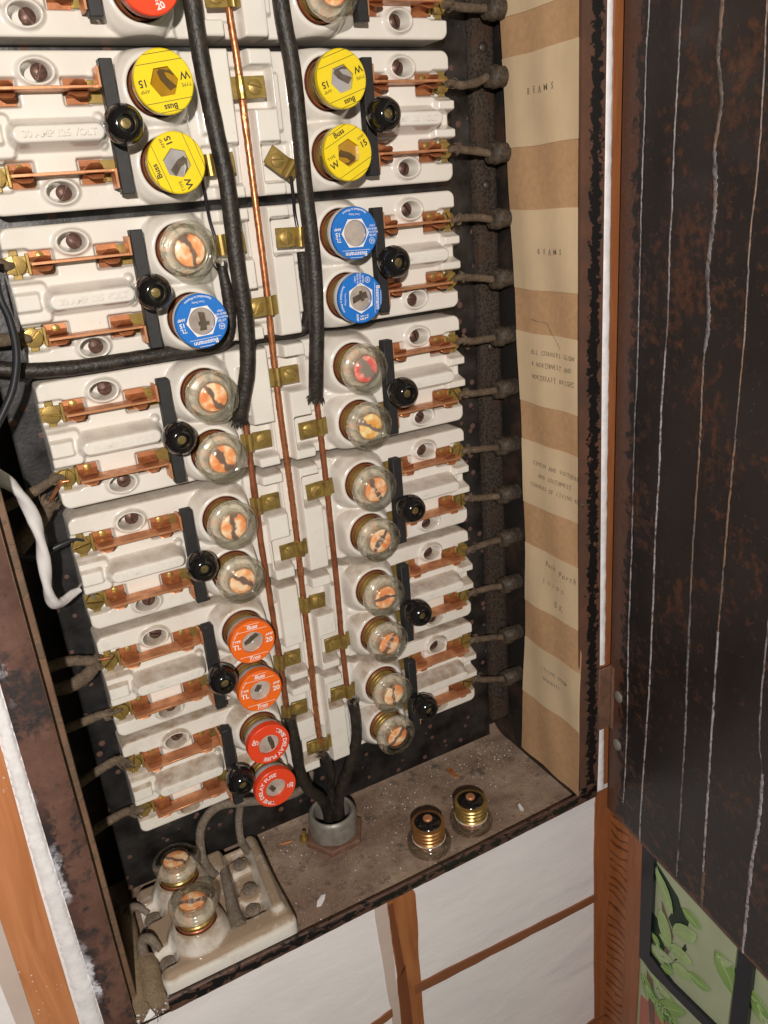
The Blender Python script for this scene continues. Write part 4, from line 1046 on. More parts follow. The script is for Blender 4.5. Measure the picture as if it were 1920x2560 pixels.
FU = [
 (0, -1, -1, 'red', 'bright red time delay fuse cut off by the top photo edge', 20, 0),
 (0, 1, -1, 'glass', 'clear glass plug fuse cut off by the top edge of the photo', 40, 2),
 (1, -1, 1, 'yellow_amber', 'yellow 15 amp fuse with amber window on the left, above a grey windowed one', 188, 0),
 (1, -1, -1, 'yellow_clear', 'yellow 15 amp fuse with grey window and its text turned sideways', 108, 0),
 (1, 1, 1, 'yellow_clear', 'yellow 15 amp fuse with grey window and upside down text, right column', 198, 0),
 (1, 1, -1, 'yellow_amber', 'yellow 15 amp fuse with amber window in the right column', 27, 0),
 (2, -1, 1, 'glass', 'clear glass plug fuse directly above the lone blue fuse', 30, 2),
 (2, -1, -1, 'blue', 'blue 15 amp fuse alone in the left column, text upside down', 183, 0),
 (2, 1, 1, 'blue', 'upper of the two blue 15 amp fuses in the right column, empty looking window', 178, 1),
 (2, 1, -1, 'blue', 'lower blue 15 amp fuse in the right column with its text turned sideways', -94, 0),
 (3, -1, 1, 'glass', 'clear eight sided glass fuse below the thick black cable crossing on the left', 20, 2),
 (3, -1, -1, 'glass', 'clear glass fuse beside the frayed end of the left black cable', 65, 1),
 (3, 1, 1, 'glass_pink', 'clear glass fuse with a pink red centre', 0, 0),
 (3, 1, -1, 'glass_amber', 'clear glass fuse with golden amber centre beside the right cable end', 10, 1),
 (4, -1, 1, 'glass', 'clear glass fuse in the left column', 0, 0),
 (4, -1, -1, 'glass', 'clear glass fuse directly above the upper orange fuse', 50, 0),
 (4, 1, 1, 'glass', 'clear glass fuse second below the pink red centred one', 10, 0),
 (4, 1, -1, 'glass', 'clear scalloped rim glass fuse third below the pink red centred one', -15, 1),
 (5, -1, 1, 'orange', 'upper orange 20 amp time delay fuse', -3, 0),
 (5, -1, -1, 'orange', 'lower orange 20 amp time delay fuse', -3, 1),
 (5, 1, 1, 'glass', 'clear glass fuse fourth from the bottom of the right column', 60, 0),
 (5, 1, -1, 'glass', 'clear glass fuse third from the bottom of the right column', 100, 0),
 (6, -1, 1, 'red', 'red rimmed time delay fuse just below the orange fuses', -120, 0),
 (6, -1, -1, 'red', 'lowest red rimmed time delay fuse at the foot of the left column', 80, 1),
 (6, 1, 1, 'glass', 'clear glass fuse second from the bottom of the right column', 30, 1),
 (6, 1, -1, 'glass', 'clear glass fuse at the very bottom of the right column', 140, 0)]
FU[14] = (4, -1, 1, 'glass', 'clear glass fuse in line with the smooth black wire terminal, left column', 0, 0)
for (i, sx, sz, kind, lab, rot, var) in FU:
    fuse(kind, lab, (sx * .053, 0, Zb(i) + sz * .020), rot, var)
# spare fuses standing upside down on the floor
FL = 'spare fuses on the cabinet floor'
fuse('glass', 'spare plug fuse upside down on the floor with bronze thread, nearer the conduit', (.0640, .0760, -.557 + .0588), 0, 0, FL, (math.pi / 2, 0, 0), True, BSH2).scale = (1.10, 1.0, 1.10)
fuse('glass', 'spare plug fuse upside down on the floor with yellow brass thread, nearer the corner', (.1075, .0745, -.557 + .0588), 0, 0, FL, (math.pi / 2, 0, .9), True).scale = (1.10, 1.0, 1.10)

# ---------------------------------------------------------------- bus wires and cables
def wire(name, label, cat, path, r, mat, group=None, sub=7, seg=12, **k):
    mb = MB(); mb.tube(path, r, seg, sub, **k); o = mb.obj(name, mat, None, ang=60); return tag(o, label, cat, group)
def fray(parent, p, d, r, mat, n=26, L=.006, name='frayed_end'):
    mb = MB(); d = Vector(d).normalized(); p = Vector(p)
    for i in range(n):
        rv_ = Vector((random.gauss(0, 1), random.gauss(0, 1), random.gauss(0, 1))); rv_ = (rv_ - d * rv_.dot(d)); rv_.normalize()
        a = p + rv_ * r * random.uniform(.5, 1.0) - d * .002; b = a + d * L * random.uniform(.4, 1) + rv_ * L * random.uniform(0, .45)
        mb.tube([tuple(a), tuple(a.lerp(b, .5) + rv_ * .0006), tuple(b)], [.0006, .0005, .00015], 5, 2)
    o = mb.obj(name, mat, parent); return o
NW = [(-.0012, .0275, .12), (-.0010, .0275, .0647), (0, .0278, .034), (.0004, .0270, 0), (.0004, .0272, -.0444), (.0002, .0278, -.0947), (-.0006, .0272, -.1364), (-.0012, .0275, -.1804), (-.0006, .0275, -.2278), (-.0008, .0278, -.2705), (-.0016, .0272, -.3232), (-.0020, .0276, -.3715), (-.0030, .0275, -.410), (-.0034, .0282, -.4530)]
wire('neutral_wire', 'bare twisted copper wire running down the middle of the blocks', 'copper wire', NW, .0021, 'copper_bright', None, 16, 18, lobes=6, twist=900)
for sgn, pts, lab in ((-1, [(-.0268, .0285, -.176), (-.0272, .0278, -.2181), (-.0279, .0280, -.2703), (-.0268, .0272, -.3268), (-.0267, .0280, -.3873), (-.0270, .0275, -.4175)], 'bare brown copper wire down the left side below the left cable end'),
                      (1, [(.0262, .0285, -.176), (.0267, .0278, -.1962), (.0270, .0275, -.2344), (.0270, .0272, -.2783), (.0262, .0280, -.3284), (.0255, .0272, -.3732), (.0256, .0278, -.4200)], 'bare brown copper wire down the right side below the right cable end')):
    wire('bus_wire', lab, 'copper wire', pts, .0021, 'copper_dark', 'hot bus wires', 10, 14, lobes=5, twist=500)
LC = [(-.0262, .0405, .13), (-.0262, .0405, .0606), (-.0252, .040, .0273), (-.0225, .040, -.0081), (-.0208, .041, -.033), (-.0215, .041, -.0746), (-.0213, .041, -.1135), (-.0240, .040, -.1421), (-.0300, .0365, -.165), (-.0320, .0330, -.1765)]
a = wire('black_cable', 'thick black cloth cable coming down left of the middle wire', 'cable', LC, .0050, 'cable_black', 'black supply cables', 9, 16, jit=.02)
fray(a, LC[-1], (-.1, -.5, -1), .0045, 'cable_black', 34)
RC = [(.0255, .0405, .13), (.0262, .0405, .0618), (.0292, .040, .0316), (.0297, .040, -.0027), (.0292, .040, -.0362), (.0295, .041, -.0799), (.0270, .041, -.1202), (.0240, .039, -.150), (.0232, .0350, -.1712)]
a = wire('black_cable', 'thick black cloth cable coming down right of the middle wire', 'cable', RC, .0050, 'cable_black', 'black supply cables', 9, 16, jit=.02)
fray(a, RC[-1], (0, -.4, -1), .0045, 'cable_black', 34)
GC = [(-.1865, .022, -.1150), (-.1656, .026, -.1205), (-.1497, .0285, -.1240), (-.1242, .0285, -.1262), (-.097, .0285, -.1264), (-.0685, .028, -.1266), (-.043, .027, -.1278), (-.0310, .0265, -.1240), (-.0265, .027, -.1120), (-.0262, .028, -.0950), (-.0275, .0285, -.0790)]
a = wire('black_cable', 'black cable lying in the gap between two blocks on the left, turning up', 'cable', GC, [.0046] * 6 + [.0038] * 4 + [.003], 'cable_black', 'black supply cables', 9, 14, jit=.03)
fray(a, GC[-1], (0, 0, 1), .003, 'cable_black', 18)
GR = [(.0275, .0285, -.076), (.0278, .027, -.0918), (.0290, .024, -.112), (.0245, .020, -.1262), (.0052, .018, -.1270), (-.016, .018, -.1268)]
wire('black_cable', 'short black cable dropping behind the right supply cable into the gap', 'cable', GR, .0036, 'cable_black', 'black supply cables', 9, 14, jit=.03)
# black jumper wires between the first two blocks
wire('jumper_wire', 'thin black jumper wire beside the left cable under the yellow fuse', 'wire', [(-.0322, .029, -.021), (-.0315, .029, -.036), (-.0305, .028, -.052), (-.0285, .029, -.064)], .0010, 'enamel', 'black jumper wires', 6, 10)
wire('jumper_wire', 'thin black jumper wire hanging from the diamond turned clamp', 'wire', [(.0250, .0295, -.030), (.0254, .029, -.042), (.0256, .028, -.052), (.0262, .029, -.064)], .0011, 'enamel', 'black jumper wires', 6, 10)
# lower cables into the conduit
a = wire('black_cable', 'black cable from the lowest left clamp down into the floor conduit', 'cable', [(-.0262, .0300, -.4150), (-.0250, .0310, -.4399), (-.0238, .0300, -.4700), (-.0185, .0285, -.4900), (-.0085, .0250, -.5060), (-.0020, .0200, -.5260), (.0000, .018, -.5550)], .0046, 'cable_black', 'cables rising from the conduit', 8, 14, jit=.03)
fray(a, (-.0262, .0300, -.4150), (0, .2, 1), .0042, 'cable_brown', 30)
a = wire('black_cable', 'black cable from the lowest right clamp curving into the floor conduit', 'cable', [(.0285, .0292, -.4235), (.0292, .0300, -.440), (.0278, .0290, -.4627), (.0200, .0260, -.4874), (.0120, .0220, -.510), (.0090, .0200, -.5280), (.0090, .0190, -.5550)], .0046, 'cable_black', 'cables rising from the conduit', 8, 14, jit=.03)
fray(a, (.0285, .0292, -.4235), (0, .1, 1), .0042, 'cable_grey', 30)
a = wire('black_cable', 'thin dark cable from the middle wire end down into the conduit', 'cable', [(-.0040, .0310, -.4590), (.0010, .0290, -.4720), (.0035, .0260, -.4880), (.0045, .0180, -.510), (.0045, .0160, -.5550)], .0034, 'cable_black', 'cables rising from the conduit', 8, 12, jit=.04)
fray(a, (-.0040, .0310, -.4590), (-.3, .1, 1), .003, 'cable_brown', 26, .008)
for k in range(3): pass
wire('black_cable', 'dark cable running low behind the blocks from the dusty cutout to the conduit', 'cable', [(-.1045, .030, -.5340), (-.1085, .012, -.5300), (-.1060, .006, -.5100), (-.0990, .005, -.4975), (-.0858, .006, -.4905), (-.0630, .008, -.4965), (-.0360, .008, -.5055), (-.0130, .004, -.5080), (-.0030, -.004, -.4980), (.0010, -.004, -.4800)], .0036, 'cable_grey', 'dusty wires of the cutout', 8, 12, jit=.03)
wire('black_cable', 'short dusty wire rising from the dusty cutout behind the lowest block', 'cable', [(-.0740, .022, -.5330), (-.0755, .010, -.5300), (-.0735, .004, -.5150), (-.0690, .002, -.4980), (-.066, .0, -.480)], .0032, 'cable_grey', 'dusty wires of the cutout', 8, 12, jit=.03)

# wires on the right into the side wall bushings
bz = {(0, -1): .0660, (1, 1): .0248, (1, -1): -.0241, (2, 1): -.0687, (2, -1): -.1118, (3, 1): -.1553, (3, -1): -.1972, (4, 1): -.2449, (4, -1): -.2876, (5, 1): -.3275, (5, -1): -.3722, (6, 1): -.4233, (6, -1): -.4678}
ROW = {1: 'yellow fuse', 2: 'blue fuse', 3: 'block with the pink centred fuse', 4: 'fourth right block', 5: 'fifth right block', 6: 'lowest right block', 0: 'top cut off block'}
bm_ = MB(); bm_.lathe([(.0052, 0), (.0068, .0004), (.0072, .0040), (.0078, .0046), (.0078, .0075), (.0070, .0080), (.0066, .022)], 24); BUSH = bm_.mesh('wall_bushing', 'bushing_tan', 45)
for (i, sz), zb in bz.items():
    z0 = Zb(i) + sz * .0203; hB = .0190
    sag = random.uniform(-.0025, .0015)
    tip = (.1855, hB, zb)
    P = [(.1460, .0250, z0 - .0005), (.1515, .0240, z0 + .0006), (.160, .0225, z0 * .75 + zb * .25 + sag), (.174, .0200, z0 * .35 + zb * .65 + sag), tip, (.196, hB, zb)]
    a = wire('brown_wire', 'brown wire from the %s terminal of the %s, right side' % ('upper' if sz > 0 else 'lower', ROW[i]), 'wire', P, [.0018, .0025, .0028, .0028, .0028, .0028], 'cable_brown', 'brown wires crossing to the right wall', 7, 12, jit=.05)
    fray(a, (.1525, .0238, z0 + .0004), (-1, 0, 0), .0030, 'cable_brown', 16, .0035)
    b = ob('wall_bushing', BUSH, None, (.1838, hB, zb), (0, 0, -math.pi / 2 + math.pi))
    b.rotation_euler = (0, 0, RAD(90))
    tag(b, 'wall bushing around the %s right wire of the %s' % ('upper' if sz > 0 else 'lower', ROW[i]), 'bushing', 'bushings along the right wall')
    fray(b, (0, .0010, 0), (0, -1, 0), .0050, 'fray_cream', 16, .003)
# wires on the left
def lw(label, path, r, mat='cable_brown', cat='wire', fr=None, **k):
    a = wire('brown_wire' if mat == 'cable_brown' else 'loose_wire', label, cat, path, r, mat, 'wires leaving to the left', 7, 12, **k)
    if fr: fray(a, fr[0], fr[1], fr[2], mat, fr[3], fr[4])
    return a
lw('short brown wire at the upper left terminal beside the black hanging wire', [(-.1450, .0240, Zb(2) + .0205), (-.150, .0235, Zb(2) + .0210), (-.160, .022, -.0605), (-.187, .020, -.058)], [.0016, .003, .0034, .0034], jit=.05)
lw('brown wire behind the black hanging wire, at the terminal above the black cable', [(-.1450, .0240, Zb(2) - .0203), (-.1500, .0235, -.1060), (-.160, .023, -.1055), (-.187, .018, -.1050)], [.0016, .0034, .0038, .0038], fr=((-.1535, .0235, -.1058), (1, 0, 0), .0035, 22, .005), jit=.05)
lw('brown wire sloping down to the left above the white taped wire', [(-.1450, .0240, Zb(3) - .0203), (-.1490, .0225, -.1915), (-.1652, .020, -.1985), (-.187, .019, -.2060)], [.0012, .0026, .0033, .0033], fr=((-.1505, .022, -.1922), (1, .2, .2), .003, 16, .004), jit=.05)
lw('bare bright copper wire end looping off a left terminal', [(-.1430, .0248, -.1945), (-.1478, .0240, -.1950), (-.1525, .0215, -.2010), (-.1560, .0195, -.2065)], .0012, 'copper_bright')
lw('thick frayed brown cable stub below the bare copper wire end', [(-.1555, .0200, -.2060), (-.1625, .018, -.2145), (-.1700, .0165, -.2225), (-.1875, .014, -.2400)], [.0045, .0056, .0056, .0052], fr=((-.1565, .0195, -.2070), (.7, .1, .8), .0052, 40, .007), jit=.06)
lw('smooth black wire to a left terminal, passing behind the white taped wire', [(-.1425, .0255, Zb(4) + .0245), (-.1482, .0260, -.2325), (-.1560, .0265, -.2335), (-.1650, .0270, -.2355), (-.1760, .0270, -.2365), (-.1900, .026, -.2310)], [.0009, .0011, .0019, .0021, .0021, .0021], 'rubber')
lw('white taped wire curving down to a left terminal', [(-.200, .060, -.150), (-.1830, .054, -.1730), (-.1735, .051, -.1860), (-.1680, .049, -.2100), (-.1694, .048, -.2379), (-.1708, .046, -.2545), (-.1690, .043, -.2640), (-.1640, .038, -.2665), (-.1575, .0330, -.2655), (-.1520, .029, -.2655)], [.0035, .0036, .0035, .0034, .0032, .0034, .0034, .0030, .0023, .0016], 'tape', jit=.03, lobes=2, twist=95)
lw('bare tinned wire tip at the white taped wire end', [(-.1540, .0295, -.2655), (-.1490, .0265, -.2635), (-.1440, .0250, Zb(4) - .0165)], .0009, 'galv')
lw('smooth black wire hanging in a curve at the left photo edge', [(-.157, .050, -.060), (-.1577, .050, -.0795), (-.1556, .050, -.092), (-.1561, .050, -.1093), (-.1614, .050, -.1264), (-.1690, .050, -.1390), (-.1850, .050, -.1600)], .0022, 'rubber')
lw('brown wire end with bare copper at the terminal left of the upper orange fuse', [(-.1430, .0250, Zb(5) + .0240), (-.1500, .0235, -.3215), (-.1560, .021, -.3205)], .0010, 'copper_dark')
lw('brown cable leading left from the upper orange fuse row', [(-.1505, .022, -.3222), (-.1560, .021, -.3215), (-.1700, .019, -.3180), (-.1890, .018, -.3195)], [.0030, .0036, .0036, .0036], fr=((-.1510, .022, -.3222), (1, 0, -.2), .0034, 30, .006), jit=.06)
lw('looped brown cable hanging below the upper orange fuse row', [(-.1510, .021, -.3245), (-.1560, .0205, -.3290), (-.1630, .0195, -.3340), (-.1740, .0185, -.3370), (-.1890, .018, -.3350)], [.0030, .0046, .0050, .0046, .0044], fr=((-.1520, .021, -.3255), (1, 0, .2), .004, 26, .006), jit=.06)
lw('brown wire leading left from the lower orange fuse row', [(-.1430, .0250, Zb(5) - .0175), (-.1500, .0235, -.3650), (-.1570, .0215, -.3645), (-.1735, .019, -.3672), (-.1890, .018, -.3690)], [.0010, .0016, .0030, .0033, .0033], fr=((-.1535, .0225, -.3650), (1, 0, -.3), .0030, 24, .006), jit=.06)
lw('brown wire leading left from the upper red rimmed fuse row', [(-.1440, .0245, Zb(6) + .0205), (-.1500, .0230, -.4065), (-.1560, .0215, -.4045), (-.1720, .019, -.4105), (-.1890, .018, -.4175)], [.0012, .0022, .0032, .0034, .0034], fr=((-.1520, .022, -.4055), (1, 0, -.8), .0032, 30, .012), jit=.06)
lw('lowest brown wire on the left, below the other red rimmed fuse row', [(-.1440, .0245, Zb(6) - .0200), (-.1500, .0230, -.4515), (-.1570, .0215, -.4500), (-.1714, .019, -.4545), (-.1890, .018, -.4610)], [.0012, .0022, .0032, .0034, .0034], fr=((-.1525, .022, -.4505), (1, 0, -.8), .0032, 30, .010), jit=.06)

# ---------------------------------------------------------------- floor: conduit bushing
con = thing('conduit_bushing', 'grey metal conduit bushing with hexagonal nut standing on the cabinet floor', 'conduit', (.0028, .0185, -.5545))
def zl(prof, seg, mod=None):
    mb = MB(); mb.lathe(prof, seg, mod=mod); mb.v = [(x, -z, h) for x, h, z in mb.v]; return mb
mb = zl([(.0265, -.0022), (.0265, .0022), (.0250, .0030), (.0150, .0030)], 6); mb.obj('lock_nut', 'rust_nut', con, 30)
ocm = lambda a, k: (math.cos(math.pi / 8) / math.cos(((a + .2) % (math.pi / 4)) - math.pi / 8) * .35 + .65 * 1.03) if k in (1, 2) else 1
mb = zl([(.0175, .0030), (.0205, .0042), (.0208, .0185), (.0205, .0215), (.0196, .0240), (.0180, .0250), (.0162, .0240), (.0154, .0190), (.0152, .0010)], 64, ocm); mb.obj('bushing_ring', 'galv', con, 50)
# loose bits
mb = MB(); mb.tube([(-.0225, .0103, -.5565), (-.0225, .0103, -.5535)], [.0042, .0038], 14, 1); mb.tube([(-.0225, .0103, -.5538), (-.0222, .0108, -.5470)], [.0020, .0018], 12, 1)
tag(mb.obj('loose_screw', 'brass'), 'small brass screw standing on its head on the floor left of the conduit', 'screw')
for (x, h, a, sc, lab) in ((-.0372, .0779, .4, 1.2, 'larger white paint chip lying on the floor near the front lip'), (.1541, .0824, 1.0, .9, 'smaller white paint chip on the floor beside the spare fuses')):
    mb = MB(); P = [(-.0052, -.0012), (-.002, .0012), (.0032, .0026), (.0054, .0008), (.002, -.0014), (-.0028, -.0030)]
    c, s_ = math.cos(a), math.sin(a)
    vs = [((u * c - w * s_) * sc + x, h - (u * s_ + w * c) * sc, zz) for zz in (-.5562, -.5550) for (u, w) in P]; n = 6
    mb.add([(p[0], p[1], p[2] + random.uniform(0, .0012)) for p in vs], [tuple(range(n)), tuple(range(n, 2 * n))] + [(i, (i + 1) % n, n + (i + 1) % n, n + i) for i in range(n)])
    tag(mb.obj('paint_chip', 'chip', None, ang=10), lab, 'paint chip')
mb = MB(); mb.tube([(-.043, .004, -.556), (-.036, .006, -.5555), (-.031, .006, -.556)], [.0004, .0011, .0003], 6, 3); tag(mb.obj('wood_splinter', 'wood_left'), 'thin orange wood splinter on the floor left of the conduit', 'splinter')
mb = MB(); mb.box(.128, .1325, .002, .017, -.5568, -.5556, .0003); tag(mb.obj('wood_splinter', 'wood_stripe'), 'small flat brown wood sliver by the back corner of the floor', 'splinter')
mb = MB()
for i in range(1700):
    x = random.uniform(-.06, .20); h = random.choice([random.uniform(-.02, .1), random.gauss(.012, .012)]); h = min(max(h, -.022), .1)
    r = random.choice([.0003, .0004, .0005, .0007]) * random.uniform(.7, 1.3) * (1.4 if random.random() < .04 else 1)
    if math.hypot(x - .004, h - .019) < .026: continue
    z = -.5566; mb.add([(x - r, h, z), (x + r * .6, h + r, z), (x + r * .5, h - r, z), (x, h, z + r * 1.6)], [(0, 1, 2), (0, 1, 3), (1, 2, 3), (2, 0, 3)], random.choice([0, 0, 1, 2]))
tag(mb.obj('floor_debris', ['cable_tan', 'cable_brown', 'chip'], None, ang=0), 'scattered grit and crumbs on the dusty cabinet floor', 'grit', kind='stuff')

# ---------------------------------------------------------------- porcelain cutout on the floor
cut = thing('porcelain_cutout', 'dusty white porcelain cutout with two clear fuses on the cabinet floor', 'fuse holder')
x0, x1, h0, h1 = -.1640, -.0630, .0035, .0975
gx, gh = np.meshgrid(np.linspace(x0, x1, 150), np.linspace(h0, h1, 126))
zt = np.full_like(gx, -.5375)
for ch in (.024, .0705):
    d = np.hypot(gx + .1305, gh - ch); zt = np.where(d < .0225, np.maximum(zt, -.5375 + .0150 * np.clip((.0225 - d) / .006, 0, 1) ** .7), zt); zt = zt + (-.548 - zt) * S_(d - .0142, .0012)
pass
for (cx, ch, hx, hh) in ((-.1585, .033, .0085, .0085), (-.1590, .0775, .0085, .0085)):
    zt = zt + (-.5475 - zt) * S_(sdb(gx, gh, cx, ch, hx, hh, .003), .002)
sk = -.10 * (gh - .0035)
q_ = S_(sdb(gx - sk * .9 - 0.000, gh, -.0660, .045, .0048, .042, .004), .003); zt = np.where(q_ > 0, np.maximum(zt, -.5375 + .0075 * q_), zt)
q_ = S_(sdb(gx - sk, gh, -.0990, .016, .0065, .013, .004), .003); zt = np.where(q_ > 0, np.maximum(zt, -.5375 + .0065 * q_), zt)
zt = zt + (-.5455 - zt) * S_(sdb(gx - sk * .9, gh, -.0820, .042, .0085, .036, .002), .003)
zt = np.maximum(zt, np.where(np.hypot((gx + .086), (gh - .055)) < .0085, -.5395, -9))
zt = np.maximum(zt, np.where(sdb(gx, gh, -.0835, .024, .0075, .0065, .001) < 0, -.5385, -9))
P_ = zt.copy()
for _ in range(2):
    Q_ = np.pad(zt, 1, mode='edge'); zt = (Q_[1:-1, 1:-1] * 4 + 2 * (Q_[:-2, 1:-1] + Q_[2:, 1:-1] + Q_[1:-1, :-2] + Q_[1:-1, 2:]) + Q_[:-2, :-2] + Q_[:-2, 2:] + Q_[2:, :-2] + Q_[2:, 2:]) / 16
rc = .006; az = np.abs(gh - (h0 + h1) / 2); hz = (h1 - h0) / 2; c = np.clip(az - (hz - rc), 0, rc); xm = (x0 + x1) / 2; hx = (x1 - x0) / 2
px = xm + (gx - xm) * ((hx - (rc - np.sqrt(np.clip(rc ** 2 - c ** 2, 0, None)))) / hx)
d = np.clip(-sdb(px, gh, xm, (h0 + h1) / 2, hx, hz, rc), 0, .006); zt = zt - 1.2 * (.006 - np.sqrt(np.clip(.006 ** 2 - (.006 - d) ** 2, 0, None)))
ny, nx = gx.shape; V = np.stack([px, gh, zt], -1).reshape(-1, 3).tolist(); idx = np.arange(nx * ny).reshape(ny, nx)
F = np.stack([idx[:-1, :-1], idx[:-1, 1:], idx[1:, 1:], idx[1:, :-1]], -1).reshape(-1, 4).tolist()
loop = list(idx[0, :]) + list(idx[1:, -1]) + list(idx[-1, -2::-1]) + list(idx[-2:0:-1, 0]); b0 = len(V)
V += [(V[i][0], V[i][1], -.5570) for i in loop]; n = len(loop); F += [(loop[(k + 1) % n], loop[k], b0 + k, b0 + (k + 1) % n) for k in range(n)]
mb = MB(); mb.add(V, F); mb.obj('porcelain_base', 'porcelain', cut, ang=0, dust=1.5)
shm = zl([(.0142, -.010), (.0142, .0100), (.0136, .0106), (.0133, .0100), (.0133, -.010)], 40).mesh('socket_shell', 'copper_dark')
for ch in (.024, .0705): ob('socket_shell', shm, cut, (-.1305, ch, -.5330))
mb = MB(); mb.lathe([(.0058, 0), (.0056, .0016), (.0030, .0026), (0, .0028)], 20); mb.v = [(x, -z, h) for x, h, z in mb.v]; mb.box(-.0006, .0006, -.004, .004, .0022, .0032); DS = mb.mesh('terminal_screw', 'cable_grey')
for (x, h) in ((-.1570, .033), (-.1570, .0780)): ob('terminal_screw', DS, cut, (x, h, -.5455), (0, 0, random.uniform(.4, 1.0)))
ob('terminal_screw', DS, cut, (-.0890, .070, -.5420)); ob('terminal_screw', DS, cut, (-.0835, .0250, -.5392)); ob('terminal_screw', DS, cut, (-.0850, .052, -.5400))
mb = MB(); mb.tube([(-.0975, .030, -.5330), (-.1000, .050, -.5345), (-.1030, .068, -.5350), (-.1040, .083, -.5365)], [.0036, .0042, .0048, .0058], 12, 6, jit=.05); mb.obj('dusty_lead', 'cable_grey', cut)
for ch, lab in ((.0240, 'dusty clear glass fuse at the rear of the cutout on the floor'), (.0705, 'dusty clear glass fuse at the front of the cutout on the floor')):
    q_ = fuse('glass', lab, (-.1305, ch, -.5655), 0, 0, 'fuses of the floor cutout', (-math.pi / 2, 0, RAD(35))); q_.scale = (1.07, 1.05, 1.07)
# loom lying along the left of the floor
tag(MB().tube([(-.1745, .0120, -.5490), (-.1755, .030, -.5480), (-.1775, .060, -.5470), (-.1800, .085, -.5470), (-.1830, .0990, -.5480)], [.0060, .0064, .0066, .0066, .0066], 16, 7, jit=.02).obj('tan_loom', 'cable_tan'), 'flat tan cloth loom lying along the left of the floor', 'cable')
a = tag(MB().tube([(-.1700, .0660, -.5470), (-.1708, .080, -.5470), (-.1725, .0990, -.5485)], [.0078, .0084, .0084], 18, 7, jit=.03).obj('woven_loom', 'cable_tan'), 'thick woven brown loom end below a bent grey wire, lower left', 'cable')
tag(MB().tube([(-.1705, .0700, -.5470), (-.1705, .0620, -.5400), (-.1690, .0600, -.5330), (-.1640, .0640, -.5300), (-.1590, .0720, -.5360)], [.0040, .0040, .0038, .0036, .0024], 12, 7, jit=.04).obj('grey_wire', 'cable_grey'), 'bent grey wire out of the woven loom to the front terminal screw', 'wire', 'dusty wires of the cutout')
tag(MB().tube([(-.1730, .0180, -.5450), (-.1690, .0180, -.5400), (-.1640, .0230, -.5380), (-.1590, .0290, -.5420)], [.0034, .0034, .0028, .0020], 12, 7, jit=.06).obj('grey_wire', 'cable_grey'), 'frayed grey wire from the tan loom to the rear terminal screw', 'wire', 'dusty wires of the cutout')

# ---------------------------------------------------------------- circuit directory on the right wall
XP = .1990
drc = thing('circuit_directory', 'tan cardboard circuit directory with typed cream labels along the right cabinet wall', 'sign')
def hl(z): return float(np.interp(z, [-.546, -.48, -.34, -.26, -.182, -.0463, .0719, .2], [.0252, .0300, .0358, .0345, .0300, .0208, .0158, .009]))
def xw(h, z): return XP + .0006 * math.sin(h * 160 + z * 25) + .0004 * math.sin(z * 60 + h * 60)
def sheet(name, mat, zt_, zb_, off, parent, hr0=.104, nz_=None, nh_=14, th=.0004, jit=0):
    nz_ = nz_ or max(4, int(abs(zt_ - zb_) / .008)); v = []; f = []
    for j in range(nz_):
        z = zt_ + (zb_ - zt_) * j / (nz_ - 1); a = hl(z) + off * .5; hr = hr0 + (.002 if z < -.4 else 0)
        for i in range(nh_):
            h = a + (hr - a) * i / (nh_ - 1); v.append((xw(h, z) - off, h, z + jit * math.sin(h * 90)))
    n = len(v); v += [(x + th, h, z) for x, h, z in v]
    for j in range(nz_ - 1):
        for i in range(nh_ - 1):
            q = (j * nh_ + i, j * nh_ + i + 1, (j + 1) * nh_ + i + 1, (j + 1) * nh_ + i); f += [q, tuple(k + n for k in q)]
    for j in range(nz_ - 1):
        for i in (0, nh_ - 1): f.append((j * nh_ + i, (j + 1) * nh_ + i, n + (j + 1) * nh_ + i, n + j * nh_ + i))
    for i in range(nh_ - 1):
        for j in (0, nz_ - 1): f.append((j * nh_ + i, j * nh_ + i + 1, n + j * nh_ + i + 1, n + j * nh_ + i))
    mb = MB(); mb.add(v, f); return mb.obj(name, mat, parent, 40)
sheet('cardboard_backing', 'cardboard', .2, -.5465, 0.0, drc, nz_=90)
LB = [(.2, .0600), (.0353, -.0218), (-.0634, -.1190), (-.1506, -.2050), (-.2363, -.2900), (-.3270, -.3825), (-.4210, -.4785)]
labels = [sheet('paper_label', 'label_paper', a, b, .0007, drc, .1045, jit=.0004) for a, b in LB]
mb = MB(); cr = smooth([(.0470, -.1400, 0), (.0560, -.1415, 0), (.0640, -.1418, 0), (.0665, -.1440, 0), (.0710, -.1500, 0), (.0760, -.1545, 0), (.0800, -.1600, 0)], 4); v = []; f = []
for i, p in enumerate(cr):
    w = .00022 * random.uniform(.4, 1.3); v += [(xw(p.x, p.y) - .0012, p.x - w, p.y), (xw(p.x, p.y) - .0012, p.x + w, p.y + w)]
for i in range(len(cr) - 1): f.append((2 * i, 2 * i + 1, 2 * i + 3, 2 * i + 2))
mb.add(v, f); mb.obj('crease', 'pencil', drc, 0)
